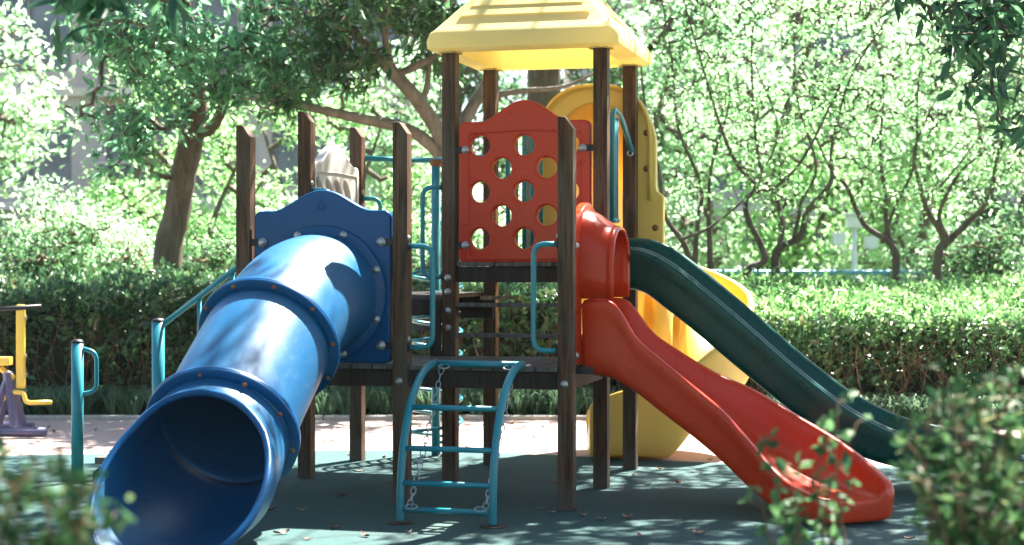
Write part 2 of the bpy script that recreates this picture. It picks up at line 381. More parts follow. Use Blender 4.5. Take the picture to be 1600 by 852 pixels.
# ------------------------------------------------------------------ hedges
def hedge(x0, x1, yf, yb, zf, zb, seed, label, dens, leafL, mleaf):
    rng = np.random.default_rng(seed); h = empty('hedge', ((x0+x1)/2, (yf+yb)/2, 0)); cx, cy = (x0+x1)/2, (yf+yb)/2
    tag(h, label, 'hedge', 'clipped hedges behind the kerb')
    W = x1-x0; Dp = yb-yf
    def topz(x, y):
        s = np.clip((y-yf)/Dp, 0, 1)
        return zf+(zb-zf)*s**.6 + .05*np.sin(x*2.1+seed)+.035*np.sin(x*5.3+y*3)+.03*np.sin(x*11+2*y)
    nF = int(W*zf*dens); nT = int(W*Dp*dens*.8)
    # front
    x = rng.uniform(x0, x1, nF); z = rng.random(nF)**.8*zf; dpt = rng.exponential(.09, nF)
    y = yf+dpt+.06*np.sin(x*3.1+z*4)+.05*np.sin(x*7.7-z*6)
    keep = (rng.random(nF) < np.clip(.10+1.15*(z-.12)/zf+.25*np.sin(x*2.3+seed)*np.sin(x*5.1), .08, 1)) & (z < topz(x, y)); x, y, z = x[keep], y[keep], z[keep]
    A = np.stack([rng.normal(0,.7,len(x)), -.55+rng.normal(0,.6,len(x)), .45+rng.normal(0,.6,len(x))], 1)
    P1 = np.stack([x, y, z], 1)
    # top
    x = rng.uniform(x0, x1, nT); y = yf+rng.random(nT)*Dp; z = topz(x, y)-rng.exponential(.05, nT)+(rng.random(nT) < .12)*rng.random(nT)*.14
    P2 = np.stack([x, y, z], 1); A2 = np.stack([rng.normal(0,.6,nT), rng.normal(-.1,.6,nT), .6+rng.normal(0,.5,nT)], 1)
    for nm, P, A, ml in (('foliage', P1, A, ML_hedge), ('top_shoots', P2, A2, mleaf)):  # right hedge: sunlit top is put into the paler leaf colour
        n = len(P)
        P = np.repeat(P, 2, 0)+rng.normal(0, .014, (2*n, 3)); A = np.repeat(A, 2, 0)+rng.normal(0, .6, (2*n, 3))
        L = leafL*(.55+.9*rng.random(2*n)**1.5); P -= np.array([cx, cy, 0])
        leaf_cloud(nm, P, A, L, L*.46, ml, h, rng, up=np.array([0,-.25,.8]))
    mb = MB()
    for i in range(int(W*40)):
        a = np.array([rng.uniform(x0, x1), yf+rng.uniform(.06, .42), rng.uniform(.0,.05)]); q = [a]
        for k in range(4):
            a = a+np.array([rng.normal(0,.09), rng.normal(-.02,.07), rng.uniform(.12,.26)*zf]); q.append(a)
        q = [c_-np.array([cx, cy, 0]) for c_ in q]; r = rng.uniform(.004,.011)
        mb.tube(q, [r, r*.9, r*.75, r*.6, r*.4], 4, caps=False)
    mb.build('stems', M_twig, h, smooth=True)
    # the dense inside of the hedge
    mb = MB(); nx, nz = int(W*4), 6; v = []
    prof = [(.40, .0), (.36, .35), (.34, .8), (.46, .93)]
    rows = []
    for i in range(nx+1):
        xx = x0+W*i/nx; row = []
        for (dy, s) in prof:
            row.append((xx, yf+dy+.05*math.sin(i*1.7+s*5), s*zf))
        for s in (.4, .7, 1.0):
            yy = yf+.3+(Dp-.3)*s; row.append((xx, yy, float(topz(np.array(xx), np.array(yy)))-.14))
        row.append((xx, yb, 0)); rows.append([(a-cx, b-cy, c_) for a, b, c_ in row])
    k = len(rows[0]); v = [q for r_ in rows for q in r_]
    f = [(i*k+j, i*k+j+1, (i+1)*k+j+1, (i+1)*k+j) for i in range(nx) for j in range(k-1)]
    f += [tuple(range(k)), tuple(nx*k+j for j in range(k))[::-1]]
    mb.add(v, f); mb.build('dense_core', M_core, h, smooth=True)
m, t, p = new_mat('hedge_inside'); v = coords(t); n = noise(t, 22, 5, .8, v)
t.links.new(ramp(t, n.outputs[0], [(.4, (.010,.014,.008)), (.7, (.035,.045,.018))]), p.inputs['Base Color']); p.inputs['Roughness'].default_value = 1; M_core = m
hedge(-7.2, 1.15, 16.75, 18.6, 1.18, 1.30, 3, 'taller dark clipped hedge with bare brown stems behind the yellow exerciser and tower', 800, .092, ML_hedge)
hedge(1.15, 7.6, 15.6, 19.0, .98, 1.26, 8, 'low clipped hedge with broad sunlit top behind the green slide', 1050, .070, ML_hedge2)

# border grass along the kerb
rng = np.random.default_rng(5)
P = []; A = []; Ls = []
for i in range(520):
    cx = rng.uniform(-7.3, 7.5); cy = rng.uniform(16.1, 16.75) if cx < 1.15 else rng.uniform(16.05,16.2)
    if cx > 1.15: cy = rng.uniform(15.15, 15.5)
    k = 34; a = rng.uniform(0, 2*PI, k)
    P.append(np.stack([cx+.03*np.cos(a), cy+.03*np.sin(a), np.full(k, .0)], 1))
    A.append(np.stack([np.cos(a)*.5, np.sin(a)*.5, .75+.4*rng.random(k)], 1)); Ls.append(rng.uniform(.22, .46, k))
P = np.concatenate(P); A = np.concatenate(A); Ls = np.concatenate(Ls)
A /= np.linalg.norm(A, axis=1, keepdims=True)
# arching blades of three pieces
def blades(name, P, A, L, w, mat):
    N = len(P); S = np.cross(A, np.array([0,0,1.0])); S /= np.linalg.norm(S, axis=1, keepdims=True)
    H = A.copy(); H[:, 2] = 0
    L = L[:, None]
    q = [P, P+A*L*.45, P+A*L*.75+H*L*.12-np.array([0,0,1.])*L*.03, P+A*L*.9+H*L*.38-np.array([0,0,1.])*L*.22]
    ws = [w*.6, w, w*.8, w*.1]
    V = np.stack([q[i]+S*ws[i]*sg for i in range(4) for sg in (-.5, .5)], 1).reshape(-1, 3)
    idx = np.arange(N)[:, None]*8
    FI = np.concatenate([idx+np.array([[2*i, 2*i+1, 2*i+3, 2*i+2]]) for i in range(3)], 1).reshape(-1)
    me = bpy.data.meshes.new(name); me.vertices.add(len(V)); me.vertices.foreach_set('co', V.astype(np.float32).ravel())
    me.loops.add(len(FI)); me.loops.foreach_set('vertex_index', FI.astype(np.int32)); me.polygons.add(N*3)
    me.polygons.foreach_set('loop_start', (np.arange(N*3)*4).astype(np.int32)); me.update(calc_edges=True)
    return finish(me, name, mat)
tag(blades('border_grass', P, A, Ls, .011, ML_grass), 'dark strappy border grass between the kerb and the hedge', 'grass', kind='stuff')

# ------------------------------------------------------------------ trees
def tree(name, base, stems, blobs, nclump, kleaf, L, W, mleaf, mbark, seed, label, group=None, r_tip=.006, droop=-.15, spread=.05, shell=.45, six=False, cat='tree', r_pow=.5, wob=.12, rough=0, max_r=.07, clear=None):
    rng = np.random.default_rng(seed); e = empty(name, base); tag(e, label, cat, group); B = np.array(base, float)
    mb = MB(); ss = []
    for s in stems:
        s = [np.array([*(np.array(q[:3], float)-B), q[3]]) for q in s]
        ss.append(stem_tube(mb, s, 12, 6, rough, rng))
    bl = [(np.array(c, float)-B, r) for c, r in blobs]
    P = blob_points(bl, nclump, rng, shell)
    P = P[P[:, 2]+B[2] > .15]
    if clear:                       # a gap in the crown along the line from CLEAR to the sun
        for c0, rad, kp in clear:
            q = P+B-np.array(c0); s_ = np.array(SV); al = q@s_; dd = np.linalg.norm(q-al[:, None]*s_, axis=1)
            P = P[(dd > rad) | (rng.random(len(P)) < kp)]
    # crowns attach above the bare part of the trunk
    att = [s[max(1, len(s)//3):] for s in ss]
    skeleton(mb, att, P, rng, r_tip, r_pow, wob=wob, max_r=max_r)
    mb.build('trunk', mbark, e, smooth=True)
    Q, A = whorls(P, kleaf, rng, droop, spread)
    Ll = L*(.55+.75*rng.random(len(Q)))
    leaf_cloud('crown', Q, A, Ll, Ll*W, mleaf, e, rng, six=six, up=np.array([0,0,.9]))
    return e
def px(x, y, D, r=None):
    q = at(x, y, D); return (q.x, q.y, q.z) if r is None else (q.x, q.y, q.z, r)
def pb(x, y, D, rx, ry=None, rd=None):           # ellipsoid: radii in photo pixels at that distance, depth in metres
    s = D/F; ry = ry or rx
    return (px(x, y, D), (rx*s, rd or rx*s, ry*s))

# the big leaning tree behind the hedge
b0 = px(258, 0, 18.6); b0 = (b0[0]-.02, 18.6, 0)
tree('broadleaf_tree', b0,
     [[(*b0, .19), px(262,420,18.6,.165), px(278,320,18.6,.15), px(296,230,18.6,.145), px(306,180,18.5,.13), px(300,90,18.4,.10), px(285,-20,18.2,.07), px(290,-120,18,.04)],
      [px(306,195,18.5,.07), px(325,205,18.4,.065), px(345,175,18.3,.06), px(362,110,18.1,.05), px(400,30,17.9,.04), px(420,-60,17.8,.03)],
      [px(300,110,18.4,.06), px(250,70,18.0,.05), px(200,60,17.7,.035), px(160,60,17.5,.02)]],
     [pb(250,70,17.7,140,90,1.0), pb(200,180,17.9,110,60,.7), pb(330,100,17.5,130,75,.9), pb(200,245,18,60,35,.4), pb(440,70,17.4,100,80,.8),
      pb(150,20,17.6,70,70,.8), pb(390,130,17.3,80,40,.6), pb(300,-90,18,250,90,1.6), pb(470,-40,17.6,110,80,1), pb(460,130,17.4,70,45,.5)],
     800, 9, .15, .32, ML_crown, M_bark, 11, 'big leaning shade tree with furrowed trunk and dark glossy crown behind the left hedge', droop=-.2, six=False, rough=.05)
# trunk seen between the tower roof and the red panel
b1 = (.37, 20.5, 0)
tree('broadleaf_tree', b1, [[(*b1, .28), (.38,20.5,1.2,.24), px(848,170,20.5,.21), px(852,60,20.4,.2), px(860,-60,20.3,.17), px(870,-200,20.2,.13)]],
     [((1.4,19.6,6.2),(2.3,1.6,1.2)), ((-.9,19.5,6.6),(2.0,1.6,1.3)), ((2.5,19.0,5.0),(1.6,1.2,.8)), ((.4,20,7.6),(2.4,2,1.4)), pb(1120,40,19.6,110,50,.8), pb(1040,60,19.8,60,70,.6)],
     520, 9, .15, .32, ML_crown, M_bark, 12, 'thick rough trunk standing straight behind the tower roof', r_tip=.007, rough=.05)
# the spreading branchy tree whose limbs show left of the tower
b2 = (-.65, 17.3, 0)
J = px(704,265,17.2)
tree('branching_tree', b2,
     [[(*b2,.14), (-.64,17.3,1.0,.12), (*J,.10), px(690,215,17.1,.085), px(655,160,17,.078), px(615,115,16.9,.065), px(580,78,16.8,.045), px(525,22,16.7,.035), px(480,-30,16.6,.025)],
      [px(704,262,17.2,.07), px(668,222,17.1,.068), px(630,200,17,.062), px(575,188,16.9,.055), px(520,176,16.8,.048), px(462,163,16.7,.040), px(425,158,16.6,.025)],
      [px(655,162,17,.045), px(632,135,16.9,.045), px(615,110,16.9,.045), px(604,75,16.8,.035), px(600,40,16.7,.03)],
      [px(612,120,16.9,.035), px(640,108,16.9,.04), px(672,92,16.9,.035), px(700,78,16.9,.02)],
      [px(704,250,17.2,.09), px(718,205,17.3,.075), px(745,155,17.4,.065), px(775,100,17.5,.05), px(790,20,17.5,.03)],
      [px(742,160,17.4,.04), px(770,150,17.2,.035), px(820,142,17,.03), px(880,136,16.9,.022), px(935,112,16.8,.012)],
      [px(660,160,17,.035), px(668,130,17,.03), px(672,80,17,.025), px(676,30,17,.02)]],
     [pb(610,20,16.5,110,55,.8), pb(500,40,16.6,60,60,.6), pb(690,50,17,50,70,.6), pb(440,150,16.5,60,28,.4), pb(640,-60,16.9,190,60,1.2), pb(560,90,16.7,60,30,.4), pb(520,110,16.6,60,40,.4)],
     420, 11, .16, .26, ML_mid, M_bark2, 13, 'spreading tree with smooth grey limbs reaching left beside the tower', r_tip=.0055, droop=-.1, wob=.16)

# crape myrtles on the right
def myrtle(base, stems, blobs, seed, label, n=420, k=15, mat=None):
    stems = [[(*q[:3], q[3]*.78) for q in st] for st in stems]
    return tree('myrtle_tree', base, stems, blobs, int(n*.62), 9, .064, .5, mat or ML_myrtle, M_bark3, seed, label, 'many stemmed myrtle trees behind the low hedge', r_tip=.0052, spread=.12, droop=0, wob=.18, r_pow=.42, shell=.6, rough=.06, max_r=.03)
def zero(x, D): return (at(x,0,D).x, D, 0)
myrtle(zero(1085,19.5), [[(*zero(1085,19.5),.06), px(1078,410,19.5,.05), px(1040,340,19.4,.035), px(1030,270,19.3,.03), px(1010,180,19.2,.02), px(1000,90,19.1,.015)],
       [px(1085,420,19.5,.05), px(1090,350,19.5,.035), px(1095,290,19.4,.03), px(1060,200,19.3,.022), px(1050,100,19.2,.015), px(1035,0,19,.01)],
       [px(1110,420,19.6,.05), px(1108,330,19.5,.035), px(1112,260,19.4,.025), px(1140,150,19.4,.018), px(1120,40,19.3,.012)],
       [px(1062,375,19.4,.03), px(1110,355,19.3,.022), px(1165,310,19.2,.016), px(1200,270,19.1,.01)]],
       [pb(1050,120,19.2,60,120,.7), pb(1120,140,19.4,60,130,.7), pb(1075,300,19.4,60,60,.4), pb(1090,-40,19.4,120,80,.9)], 21, 'slim myrtle with thin wavy stems closest to the yellow spiral slide', 380)
bm_ = zero(1200,18.8)
myrtle(bm_, [[(*bm_,.07), px(1165,440,18.8,.06), px(1195,405,18.8,.05), px(1172,350,18.7,.045), px(1165,315,18.7,.04), px(1180,290,18.7,.03), px(1150,255,18.6,.028), px(1120,180,18.5,.02), px(1085,60,18.4,.015), px(1060,-30,18.3,.01)],
       [px(1212,435,18.8,.075), px(1215,390,18.8,.055), px(1250,370,18.7,.05), px(1262,330,18.7,.045), px(1298,285,18.6,.035), px(1300,230,18.6,.025), px(1330,120,18.5,.018), px(1400,10,18.4,.01)],
       [px(1215,400,18.8,.045), px(1222,350,18.8,.04), px(1210,300,18.8,.03), px(1190,270,18.7,.028), px(1178,180,18.6,.02), px(1175,60,18.5,.015), px(1190,-20,18.5,.01)],
       [px(1180,300,18.7,.03), px(1215,290,18.6,.025), px(1260,240,18.5,.02), px(1320,120,18.5,.014), px(1365,60,18.4,.01)],
       [px(1240,372,18.7,.035), px(1248,340,18.7,.03), px(1252,315,18.7,.025), px(1275,260,18.6,.02), px(1245,150,18.6,.014), px(1240,30,18.5,.01)],
       [px(1150,258,18.6,.02), px(1190,265,18.6,.015), px(1215,200,18.5,.012), px(1180,100,18.4,.01)]],
       [pb(1180,180,18.6,100,110,.8), pb(1290,150,18.6,110,110,.8), pb(1120,90,18.5,80,80,.6), pb(1230,20,18.5,170,70,1.0), pb(1220,300,18.5,90,50,.5), pb(1330,250,18.5,60,50,.4)], 22, 'myrtle with bare dark fork right of the yellow spiral rim', 620)
bn = zero(1395,19.6)
myrtle(bn, [[(*bn,.07), px(1400,430,19.6,.065), px(1395,385,19.6,.05), px(1350,350,19.5,.04), px(1322,290,19.4,.032), px(1300,270,19.3,.02), px(1260,180,19.2,.013)],
       [px(1398,400,19.6,.05), px(1385,350,19.6,.04), px(1382,300,19.5,.035), px(1375,230,19.4,.025), px(1380,120,19.4,.018), px(1350,0,19.3,.01)],
       [px(1378,380,19.6,.035), px(1400,320,19.5,.025), px(1430,250,19.4,.02), px(1435,130,19.4,.015), px(1460,20,19.3,.01)]],
       [pb(1370,170,19.4,90,110,.8), pb(1430,80,19.4,90,90,.8), pb(1310,200,19.3,50,60,.4), pb(1350,10,19.4,150,70,.9), pb(1385,300,19.3,60,40,.4)], 23, 'pale myrtle with a crooked low limb beside the white lamp', 480)
bo = zero(1462,20.2)
myrtle(bo, [[(*bo,.08), px(1465,410,20.2,.07), px(1475,375,20.2,.055), px(1450,330,20.1,.045), px(1438,290,20,.035), px(1430,230,19.9,.02), px(1480,120,19.8,.012)],
       [px(1472,385,20.2,.06), px(1510,350,20.1,.05), px(1545,310,20,.04), px(1560,240,19.9,.03), px(1590,140,19.8,.02), px(1600,20,19.7,.01)],
       [px(1480,372,20.2,.045), px(1468,335,20.1,.035), px(1500,270,20,.025), px(1560,220,19.9,.015)],
       [px(1440,300,20,.025), px(1470,290,20,.02), px(1530,215,19.9,.012)]],
       [pb(1480,180,20,90,110,.8), pb(1560,230,20,80,110,.8), pb(1570,80,19.9,90,90,.8), pb(1500,10,20,140,80,.9), pb(1480,300,20,90,40,.5)], 24, 'outermost myrtle with a wide V of smooth limbs at the far right', 560)

# background trees: built once per kind, then copied
def make_proto(name, seed, h, wid, mleaf, mbark, n, k, L, lab, trunk_r=.12):
    rng = np.random.default_rng(seed); z0 = h*.12
    bl = []
    for i in range(9):
        a = rng.uniform(0, 2*PI); rr = rng.uniform(.1,.55)*wid; zz = rng.uniform(.22,.82)*h
        s = rng.uniform(.26,.42)*wid*(1.15-.5*zz/h); bl.append(((rr*math.cos(a), rr*math.sin(a), zz), (s, s, s*.8)))
    bl.append(((0,0,h*.85), (wid*.3, wid*.3, h*.15)))
    st = [[(0,0,0,trunk_r), (.03*h*rng.normal(),.0,h*.25,trunk_r*.8), (.04*h*rng.normal(),.03*h*rng.normal(),h*.5,trunk_r*.6), (.04*h*rng.normal(),0,h*.8,trunk_r*.2)]]
    return tree(name, (0,0,0), st, bl, n, k, L, .45, mleaf, mbark, seed, lab, r_tip=.010, spread=.16, shell=.5)
def copy_tree(src, loc, rz, s, label, group):
    r = src.copy(); C.objects.link(r); r.location = loc; r.rotation_euler = (0,0,rz); r.scale = (s,s,s)
    tag(r, label, None, group)
    for ch in list(src.children):
        c = ch.copy(); C.objects.link(c); c.parent = r
    return r
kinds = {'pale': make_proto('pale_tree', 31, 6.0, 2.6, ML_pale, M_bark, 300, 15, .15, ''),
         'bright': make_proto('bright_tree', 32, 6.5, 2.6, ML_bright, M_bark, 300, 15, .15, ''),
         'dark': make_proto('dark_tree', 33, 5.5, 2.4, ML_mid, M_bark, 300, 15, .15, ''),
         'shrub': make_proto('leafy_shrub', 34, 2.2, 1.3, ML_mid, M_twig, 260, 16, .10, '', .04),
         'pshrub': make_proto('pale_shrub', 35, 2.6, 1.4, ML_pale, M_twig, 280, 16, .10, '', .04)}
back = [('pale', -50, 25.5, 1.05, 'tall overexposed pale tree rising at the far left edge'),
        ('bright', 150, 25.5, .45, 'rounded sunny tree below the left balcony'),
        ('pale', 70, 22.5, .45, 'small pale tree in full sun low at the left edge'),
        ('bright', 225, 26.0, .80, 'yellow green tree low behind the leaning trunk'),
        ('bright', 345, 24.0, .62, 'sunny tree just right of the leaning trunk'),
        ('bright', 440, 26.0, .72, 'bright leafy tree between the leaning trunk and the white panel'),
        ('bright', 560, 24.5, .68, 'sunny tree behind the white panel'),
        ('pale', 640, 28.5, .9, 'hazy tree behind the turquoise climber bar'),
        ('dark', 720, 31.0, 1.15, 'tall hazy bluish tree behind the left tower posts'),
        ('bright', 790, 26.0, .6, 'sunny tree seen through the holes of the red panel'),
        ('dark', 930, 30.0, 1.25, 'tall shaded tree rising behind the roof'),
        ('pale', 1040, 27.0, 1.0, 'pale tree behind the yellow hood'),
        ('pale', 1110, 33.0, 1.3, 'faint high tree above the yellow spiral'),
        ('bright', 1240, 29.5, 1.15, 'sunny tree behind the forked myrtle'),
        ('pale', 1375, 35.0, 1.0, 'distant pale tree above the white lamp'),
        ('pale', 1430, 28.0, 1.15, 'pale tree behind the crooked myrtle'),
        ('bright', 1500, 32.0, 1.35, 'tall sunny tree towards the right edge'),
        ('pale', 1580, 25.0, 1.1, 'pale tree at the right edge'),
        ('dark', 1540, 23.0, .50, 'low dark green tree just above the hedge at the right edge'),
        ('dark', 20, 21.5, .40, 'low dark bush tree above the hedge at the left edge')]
seen = set(); rg = random.Random(4)
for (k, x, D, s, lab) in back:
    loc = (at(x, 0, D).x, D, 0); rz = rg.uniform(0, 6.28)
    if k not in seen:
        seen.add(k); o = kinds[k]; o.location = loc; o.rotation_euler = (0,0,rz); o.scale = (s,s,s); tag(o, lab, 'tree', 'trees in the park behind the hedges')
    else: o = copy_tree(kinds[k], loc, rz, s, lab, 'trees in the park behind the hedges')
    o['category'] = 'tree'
for (x, y, s_) in ((-9,-5,1.1), (-4.5,-8,1.2), (0,-7,1.15), (4.5,-8.5,1.2), (9,-5,1.1), (-9.5,1,1.0), (9.5,1,1.0), (-9.5,6.5,.9), (10,7,.95)):
    o = copy_tree(kinds['dark'], (x, y, 0), rg.uniform(0, 6.28), s_, 'unseen park tree added round the playground to block the bright horizon', 'unseen park trees added to block skylight'); o['category'] = 'tree'  # unseen trees added to hide the horizon sky from reflections and fill
shr = [('pshrub', 120, 20.6, .9, 'pale shrub behind the hedge under the left trees'), ('pshrub', 200, 20.2, .75, 'pale shrub touching the leaning trunk'),
       ('shrub', 60, 20.0, .85, 'dark shrub behind the hedge at the far left'), ('shrub', 340, 20.5, .85, 'green shrub right of the leaning trunk'),
       ('pshrub', 440, 20.8, .85, 'pale shrub behind the first timber posts'), ('shrub', 540, 20.8, .9, 'green shrub behind the white panel'),
       ('shrub', 640, 20.5, .85, 'green shrub behind the turquoise climber'), ('pshrub', 740, 20.8, .9, 'pale shrub behind the red panel'),
       ('shrub', 860, 21.5, .8, 'green shrub behind the tower deck'), 
       ('shrub', 1550, 21.0, .95, 'broad shrub above the low hedge at the right edge'),
       ('shrub', 1450, 22.0, .65, 'small shrub under the V limbed myrtle')]
seen = set()
for (k, x, D, s, lab) in shr:
    loc = (at(x, 0, D).x, D, 0); rz = rg.uniform(0, 6.28)
    if k not in seen:
        seen.add(k); o = kinds[k]; o.location = loc; o.rotation_euler = (0,0,rz); o.scale = (s,s,s); tag(o, lab, 'shrub', 'shrubs just behind the hedges')
    else: o = copy_tree(kinds[k], loc, rz, s, lab, 'shrubs just behind the hedges')
    o['category'] = 'shrub'

CLR = [((.15,11.6,3.5), 1.05, .05)]
# trees that stand outside the frame and reach into its top corners; they also throw the dappled shade
bl_ = (-3.6, 6.2, 0)
tree('overhanging_tree', bl_, [[(*bl_,.16), (-3.55,6.2,1.5,.13), (-3.3,6.3,2.8,.10), (-2.9,6.5,3.6,.07), (-2.2,6.8,4.2,.04)],
      [(-3.4,6.25,2.4,.06), (-2.8,6.4,2.75,.04), (-2.2,6.5,2.78,.025), (-1.75,6.5,2.62,.012)]],
     [pb(150,10,6.4,55,55,.25), pb(215,-10,6.5,60,35,.25), pb(110,-10,6.3,60,40,.25), pb(330,-40,6.8,100,28,.3), ((-3.0,6.6,4.2),(1.3,1.2,.7)), ((-1.6,7.6,4.5),(1.4,1.3,.6)), ((-3.2,8.6,4.6),(1.5,1.4,.7)), ((0,7.6,5.2),(1.8,1.6,.6)), ((1.8,6.6,5.2),(1.6,1.6,.6)), ((-1.4,9.6,5.6),(1.6,1.3,.5)), ((.2,4.8,4.8),(1.8,1.3,.6))],
     1700, 9, .13, .32, ML_camphor, M_bark, 41, 'near dark twigs hanging into the upper left corner', r_tip=.003, droop=-.5, six=True, spread=.03)
br_ = (4.6, 10.2, 0)
tree('overhanging_tree', br_, [[(*br_,.17), (4.6,10.2,1.6,.15), (4.5,10.2,3.0,.12), (4.1,10.4,4.4,.09), (3.4,10.6,5.6,.05)],
      [(4.5,10.2,2.7,.06), (4.0,10.1,3.2,.045), (3.4,10,3.35,.03), (2.8,9.9,3.2,.015)],
      [(4.2,10.4,4.2,.07), (3.4,11.4,4.9,.05), (2.4,12.3,5.4,.03)]],
     [pb(1560,40,9.7,80,50,.5), pb(1500,20,9.8,75,38,.5), pb(1560,120,9.6,50,50,.5), pb(1585,190,9.6,30,45,.4), pb(1420,5,9.9,45,26,.4), pb(1530,70,9.3,60,50,.5), pb(1570,10,9.2,70,40,.5),
      ((3.9,11.2,5.4),(1.7,1.6,.8)), ((2.4,12.6,5.6),(1.6,1.5,.7)), ((4.6,13.2,5.2),(1.5,1.5,.8)), ((1.2,13.6,6.2),(1.4,1.3,.6)), ((3.0,14.6,6.6),(1.6,1.4,.7)), ((3.2,8.6,5.6),(1.6,1.4,.6)), ((1.6,9.8,5.9),(1.5,1.2,.5)), ((4.6,6.6,5.2),(1.6,1.6,.6))],
     2200, 9, .12, .32, ML_camphor, M_bark, 42, 'dark leafy boughs hanging into the upper right corner', r_tip=.0045, droop=-.4, six=True, spread=.04, clear=CLR)
bs_ = (5.9, 14.4, 0)
tree('shade_tree', bs_, [[(*bs_,.2), (5.9,14.4,2,.17), (5.5,14.3,3.8,.14), (4.6,14,5.4,.1), (3.2,13.7,6.4,.05)],
      [(5.6,14.3,3.6,.08), (4.4,12.2,5.2,.06), (2.8,11.2,6.2,.04), (.6,10.7,6.6,.02)]],
     [((2.0,13.4,6.6),(1.8,1.5,.7)), ((-.2,13.2,6.8),(1.7,1.5,.7)), ((3.9,13.4,6.4),(1.6,1.5,.8)), ((.8,11.6,6.9),(1.6,1.3,.6)), ((2.6,11.6,6.8),(1.5,1.3,.6)), ((-1.6,12.4,6.9),(1.3,1.2,.6)), ((5.6,14.6,6.2),(1.5,1.5,.9)), ((.6,12.6,6.5),(.9,.8,.4)), ((-1.1,15.0,5.3),(1.5,.8,.45)), ((3.9,15.0,5.6),(1.5,.8,.5)), ((1.7,15.4,5.9),(1.3,.7,.4))],
     1250, 10, .14, .32, ML_camphor, M_bark, 43, 'tall shade tree whose crown spreads above the playground out of the picture', r_tip=.006, rough=.03, clear=CLR)

# ------------------------------------------------------------------ apartment building, low fence, lamp
m, t, p = new_mat('facade_render'); v = coords(t); n = noise(t, .8, 6, .7, v)
t.links.new(ramp(t, n.outputs[0], [(.3, (.40,.34,.33)), (.7, (.52,.46,.44))]), p.inputs['Base Color']); p.inputs['Roughness'].default_value = .9; M_fac = m
m, t, p = new_mat('facade_trim'); p.inputs['Base Color'].default_value = (.62,.56,.50,1); p.inputs['Roughness'].default_value = .85; M_trim = m
m, t, p = new_mat('window_glass'); v = coords(t); n = noise(t, .9, 3, .5, v)
t.links.new(ramp(t, n.outputs[0], [(.4, (.05,.07,.10)), (.65, (.16,.18,.22))]), p.inputs['Base Color']); p.inputs['Roughness'].default_value = .12; M_glass = m
m, t, p = new_mat('window_frame'); p.inputs['Base Color'].default_value = (.16,.16,.18,1); p.inputs['Roughness'].default_value = .5; M_frame = m
def building(x0, x1, y, floors, label, seed):
    b = empty('apartment_building', ((x0+x1)/2, y, 0)); tag(b, label, 'building', 'apartment blocks beyond the park'); cx = (x0+x1)/2
    fh = 3.0; mb = MB(); nb = int((x1-x0)/4); bw = (x1-x0)/nb
    # walls with real openings: piers, spandrels
    for i in range(nb+1):
        xx = x0+i*bw-cx; mb.box((xx-.45,.0,0), (xx+.45,.5,floors*fh))
    for k in range(floors+1):
        mb.box((x0-cx-.45,.02,k*fh-.35 if k else 0), (x1-cx+.45,.5,k*fh+.55))
    mb.box((x0-cx-.45,.5,0), (x1-cx+.45,9,floors*fh+.55))
    mb.build('wall', M_fac, b)
    mt = MB()
    for k in range(1, floors+1): mt.box((x0-cx-.6,-.18,k*fh-.12), (x1-cx+.6,-.002,k*fh+.1))
    mt.build('floor_band', M_trim, b)
    for k in range(floors):
        for i in range(nb):
            xa = x0-cx+i*bw+.47; xb = xa+bw-.94; za = k*fh+.57; zb = (k+1)*fh-.37
            w = MB(); w.box((xa,.2,za), (xb,.26,za+.08)); w.box((xa,.2,zb-.08), (xb,.26,zb))
            nn = 3
            for j in range(nn+1):
                q = xa+(xb-xa-.08)*j/nn; w.box((q,.2,za+.08), (q+.08,.26,zb-.08))
            wf = w.build('window', M_frame, b)
            gl = MB(); gl.box((xa,.27,za), (xb,.29,zb)); gl.build('pane', M_glass, wf)
            if (i+seed) % 2 == 0 and k > 0:
                bc = MB(); n = 10; top = []
                xm = (xa+xb)/2; hw = (xb-xa)/2+.2
                for z0_, z1_, o_ in ((k*fh-.2, k*fh+.15, 0), (k*fh+1.05, k*fh+1.12, 0)):
                    ring_ = [(xm-hw, -.19)]+[(xm-hw*math.cos(PI*j/n), -.19-1.1*math.sin(PI*j/n)) for j in range(n+1)]+[(xm+hw, -.19)]
                    ring_ = ring_[1:-1]
                    v_ = [(a, c_, z0_) for a, c_ in ring_]+[(a, c_, z1_) for a, c_ in ring_]; m_ = len(ring_)
                    bc.add(v_, [tuple(range(m_))[::-1], tuple(range(m_, 2*m_))]+[(j, (j+1) % m_, m_+(j+1) % m_, m_+j) for j in range(m_)])
                bo_ = bc.build('balcony', M_trim, b)
                rl = MB()
                for j in range(0, 21):
                    a_ = PI*j/20; rl.tube([(xm-hw*.96*math.cos(a_), -.19-1.06*math.sin(a_), k*fh+.15), (xm-hw*.96*math.cos(a_), -.19-1.06*math.sin(a_), k*fh+1.05)], .025, 4)
                rl.build('railing', M_frame, bo_)
building(-20, -2.4, 44, 6, 'grey beige apartment block with rounded balconies behind the trees at the left', 0)
building(2.2, 22, 47, 6, 'grey apartment block half hidden behind the myrtles at the right', 1)
M_lowf = paint('teal_rail_paint', (.08,.36,.46), thr=.8)
fe = empty('low_fence', (7.6, 23.6, 0)); tag(fe, 'low teal railing across the park behind the myrtles', 'fence')
f_ = MB()
for z in (.35, 1.36): f_.tube([(-6.5,0,z),(6.5,0,z)], .035, 6)
f_.build('rail', M_lowf, fe)
f_ = MB()
for i in range(88): f_.tube([(-6.45+i*.148,0,.35),(-6.45+i*.148,0,1.36)], .018, 5)
f_.build('bars', M_lowf, fe)
for i in range(7):
    f_ = MB(); f_.tube([(-6.45+i*2.15,0,0),(-6.45+i*2.15,0,1.42)], .05, 8); f_.build('post', M_lowf, fe)
m, t, p = new_mat('white_lamp_paint'); p.inputs['Base Color'].default_value = (.75,.77,.78,1); p.inputs['Roughness'].default_value = .5; M_lampw = m
